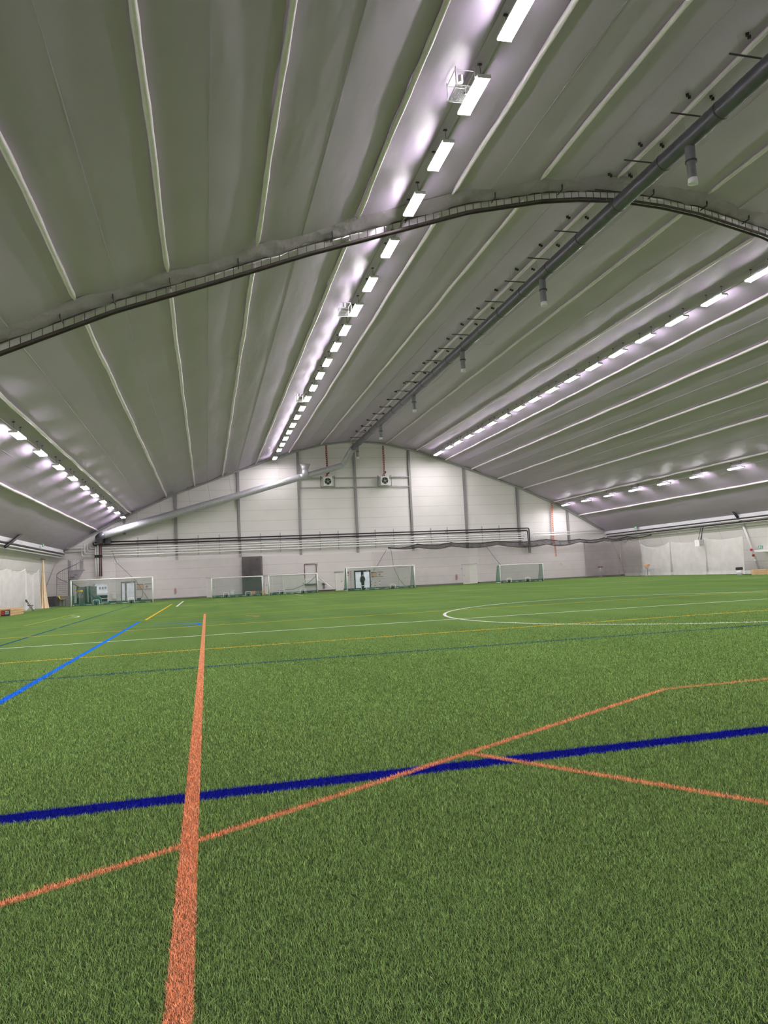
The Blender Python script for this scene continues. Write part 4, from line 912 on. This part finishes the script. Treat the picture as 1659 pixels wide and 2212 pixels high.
for i, (x, mtn) in enumerate(((4.35, 'grey_panel'), (4.95, 'poster_tan'), (5.5, 'grey_panel'), (5.95, 'poster_tan'))):
    mb = MB(); mb.bb(x-.26, x+.26, 80.9, 81.3, 0, .42); o = mb.build('storage_box', mtn); MB().bb(x-.28, x+.28, 80.88, 81.32, .4, .46).build('lid', mtn, o)
    tag(o, '%s low storage box at the foot of the black net panel, %s from the left' % ('grey' if mtn == 'grey_panel' else 'brown', ORD[i]), 'box', 'storage boxes by the black panel')
for i, (x, h) in enumerate(((18.62, .95), (19.03, .42), (19.1, .74), (19.62, .92))):
    t = thing('slalom_pole', '%s red and white training pole by the wall right of the double door' % ORD[i], 'pole', (x, 82.0, 0), 'training poles')
    t['label'] = ['tall', 'shortest', 'middle-height', 'rightmost tall'][i]+' striped training pole at the wall right of the double door'
    for k in range(5): MB().tube([(x, 82.0, .04+(h-.04)*k/5), (x, 82.0, .04+(h-.04)*(k+1)/5)], .028, 8).build('band', 'white_paint' if k % 2 else 'brown_pipe', t)
    MB().tube([(x, 82.0, 0), (x, 82.0, .05)], [.14, .1], 12).build('foot', 'white_paint', t)
t = thing('push_cart', 'small dark hand cart by the wall behind the left goal', 'cart', (-6.9, 81.7, 0))
MB().box((-7.1, 81.7, .17), (.4, .4, .34)).build('body', 'black', t); MB().tube(bend([(-7.0, 81.7, .3), (-6.7, 81.7, .5), (-6.7, 81.7, 1.0)]), .02, 5).build('handle', 'black', t)
mb = MB(); mb.bb(-15.7, -14.6, 77.2, 77.9, 0, 1.0); tag(mb.build('dark_trunk', 'dark_steel'), 'dark storage trunk behind the cream curtain', 'trunk')
# ------------------------------------------------------------------ spiral stair
cx, cy = -13.72, 79.6
t = thing('spiral_stair', 'grey spiral stair with curved handrail in the left corner', 'stair', (cx, cy, 0))
MB().tube([(cx, cy, 0), (cx, cy, 4.65)], .08, 12).build('newel_post', 'stair_steel', t, smooth=True)
def th(z): return -math.radians((3.5-z)*118)
for k in range(17):
    z = .2+.195*k; a0, a1 = th(z)-.02, th(z)+.44; R = 1.15
    vs = []
    for zz in (z-.03, z):
        for a in (a0, (a0+a1)/2, a1): vs += [(cx+.08*math.cos(a), cy+.08*math.sin(a), zz), (cx+R*math.cos(a), cy+R*math.sin(a), zz)]
    MB().add(vs, [(0, 1, 3, 2), (2, 3, 5, 4), (6, 8, 9, 7), (8, 10, 11, 9), (0, 6, 7, 1), (4, 5, 11, 10), (1, 7, 9, 3), (3, 9, 11, 5), (0, 2, 8, 6), (2, 4, 10, 8)]).build('tread', 'stair_steel', t)
zz = [1.2+.1*k for k in range(34)]
MB().tube([(cx+1.15*math.cos(th(z-1)), cy+1.15*math.sin(th(z-1)), z) for z in zz], .028, 6).build('handrail', 'dark_steel', t, smooth=True)
mb = MB()
for k in range(34):
    z = .25+.1*k; a = th(z); mb.tube([(cx+1.15*math.cos(a), cy+1.15*math.sin(a), z), (cx+1.15*math.cos(a), cy+1.15*math.sin(a), z+.95)], .01, 4)
mb.tube([(cx+1.15*math.cos(th(.3)), cy+1.15*math.sin(th(.3)), 0), (cx+1.15*math.cos(th(.3)), cy+1.15*math.sin(th(.3)), 1.3)], .03, 6)
mb.tube([(cx-1.13, cy-.2, 0), (cx-1.13, cy-.2, 3.1)], .03, 6)
mb.build('baluster_set', 'stair_steel', t)
MB().bb(cx, cx+1.5, cy-.6, cy+.5, 3.48, 3.56).build('landing', 'stair_steel', t)
mb = MB(); mb.add([(cx+.1, cy-.55, 2.4), (cx+.9, cy-.55, 2.4), (cx+1.5, cy-.55, 3.48), (cx+.1, cy-.55, 3.48), (cx+.1, cy-.5, 2.4), (cx+.9, cy-.5, 2.4), (cx+1.5, cy-.5, 3.48), (cx+.1, cy-.5, 3.48)], [(0, 1, 2, 3), (7, 6, 5, 4), (0, 4, 5, 1), (1, 5, 6, 2), (2, 6, 7, 3), (3, 7, 4, 0)]); mb.build('stringer', 'stair_steel', t)
mb = MB()
for x in (cx+.02, cx+.4, cx+.8, cx+1.2, cx+1.48): mb.tube([(x, cy-.58, 3.5), (x, cy-.58, 4.6)], .022, 5)
mb.tube([(cx+1.1, cy-.58, 4.55), (cx+1.48, cy-.58, 4.62)], .03, 6); mb.bb(cx+1.15, cx+1.45, cy-.59, cy-.57, 3.6, 4.5); mb.bb(cx+.05, cx+.3, cy-.59, cy-.57, 3.6, 4.5)
mb.build('landing_railing', 'stair_steel', t)
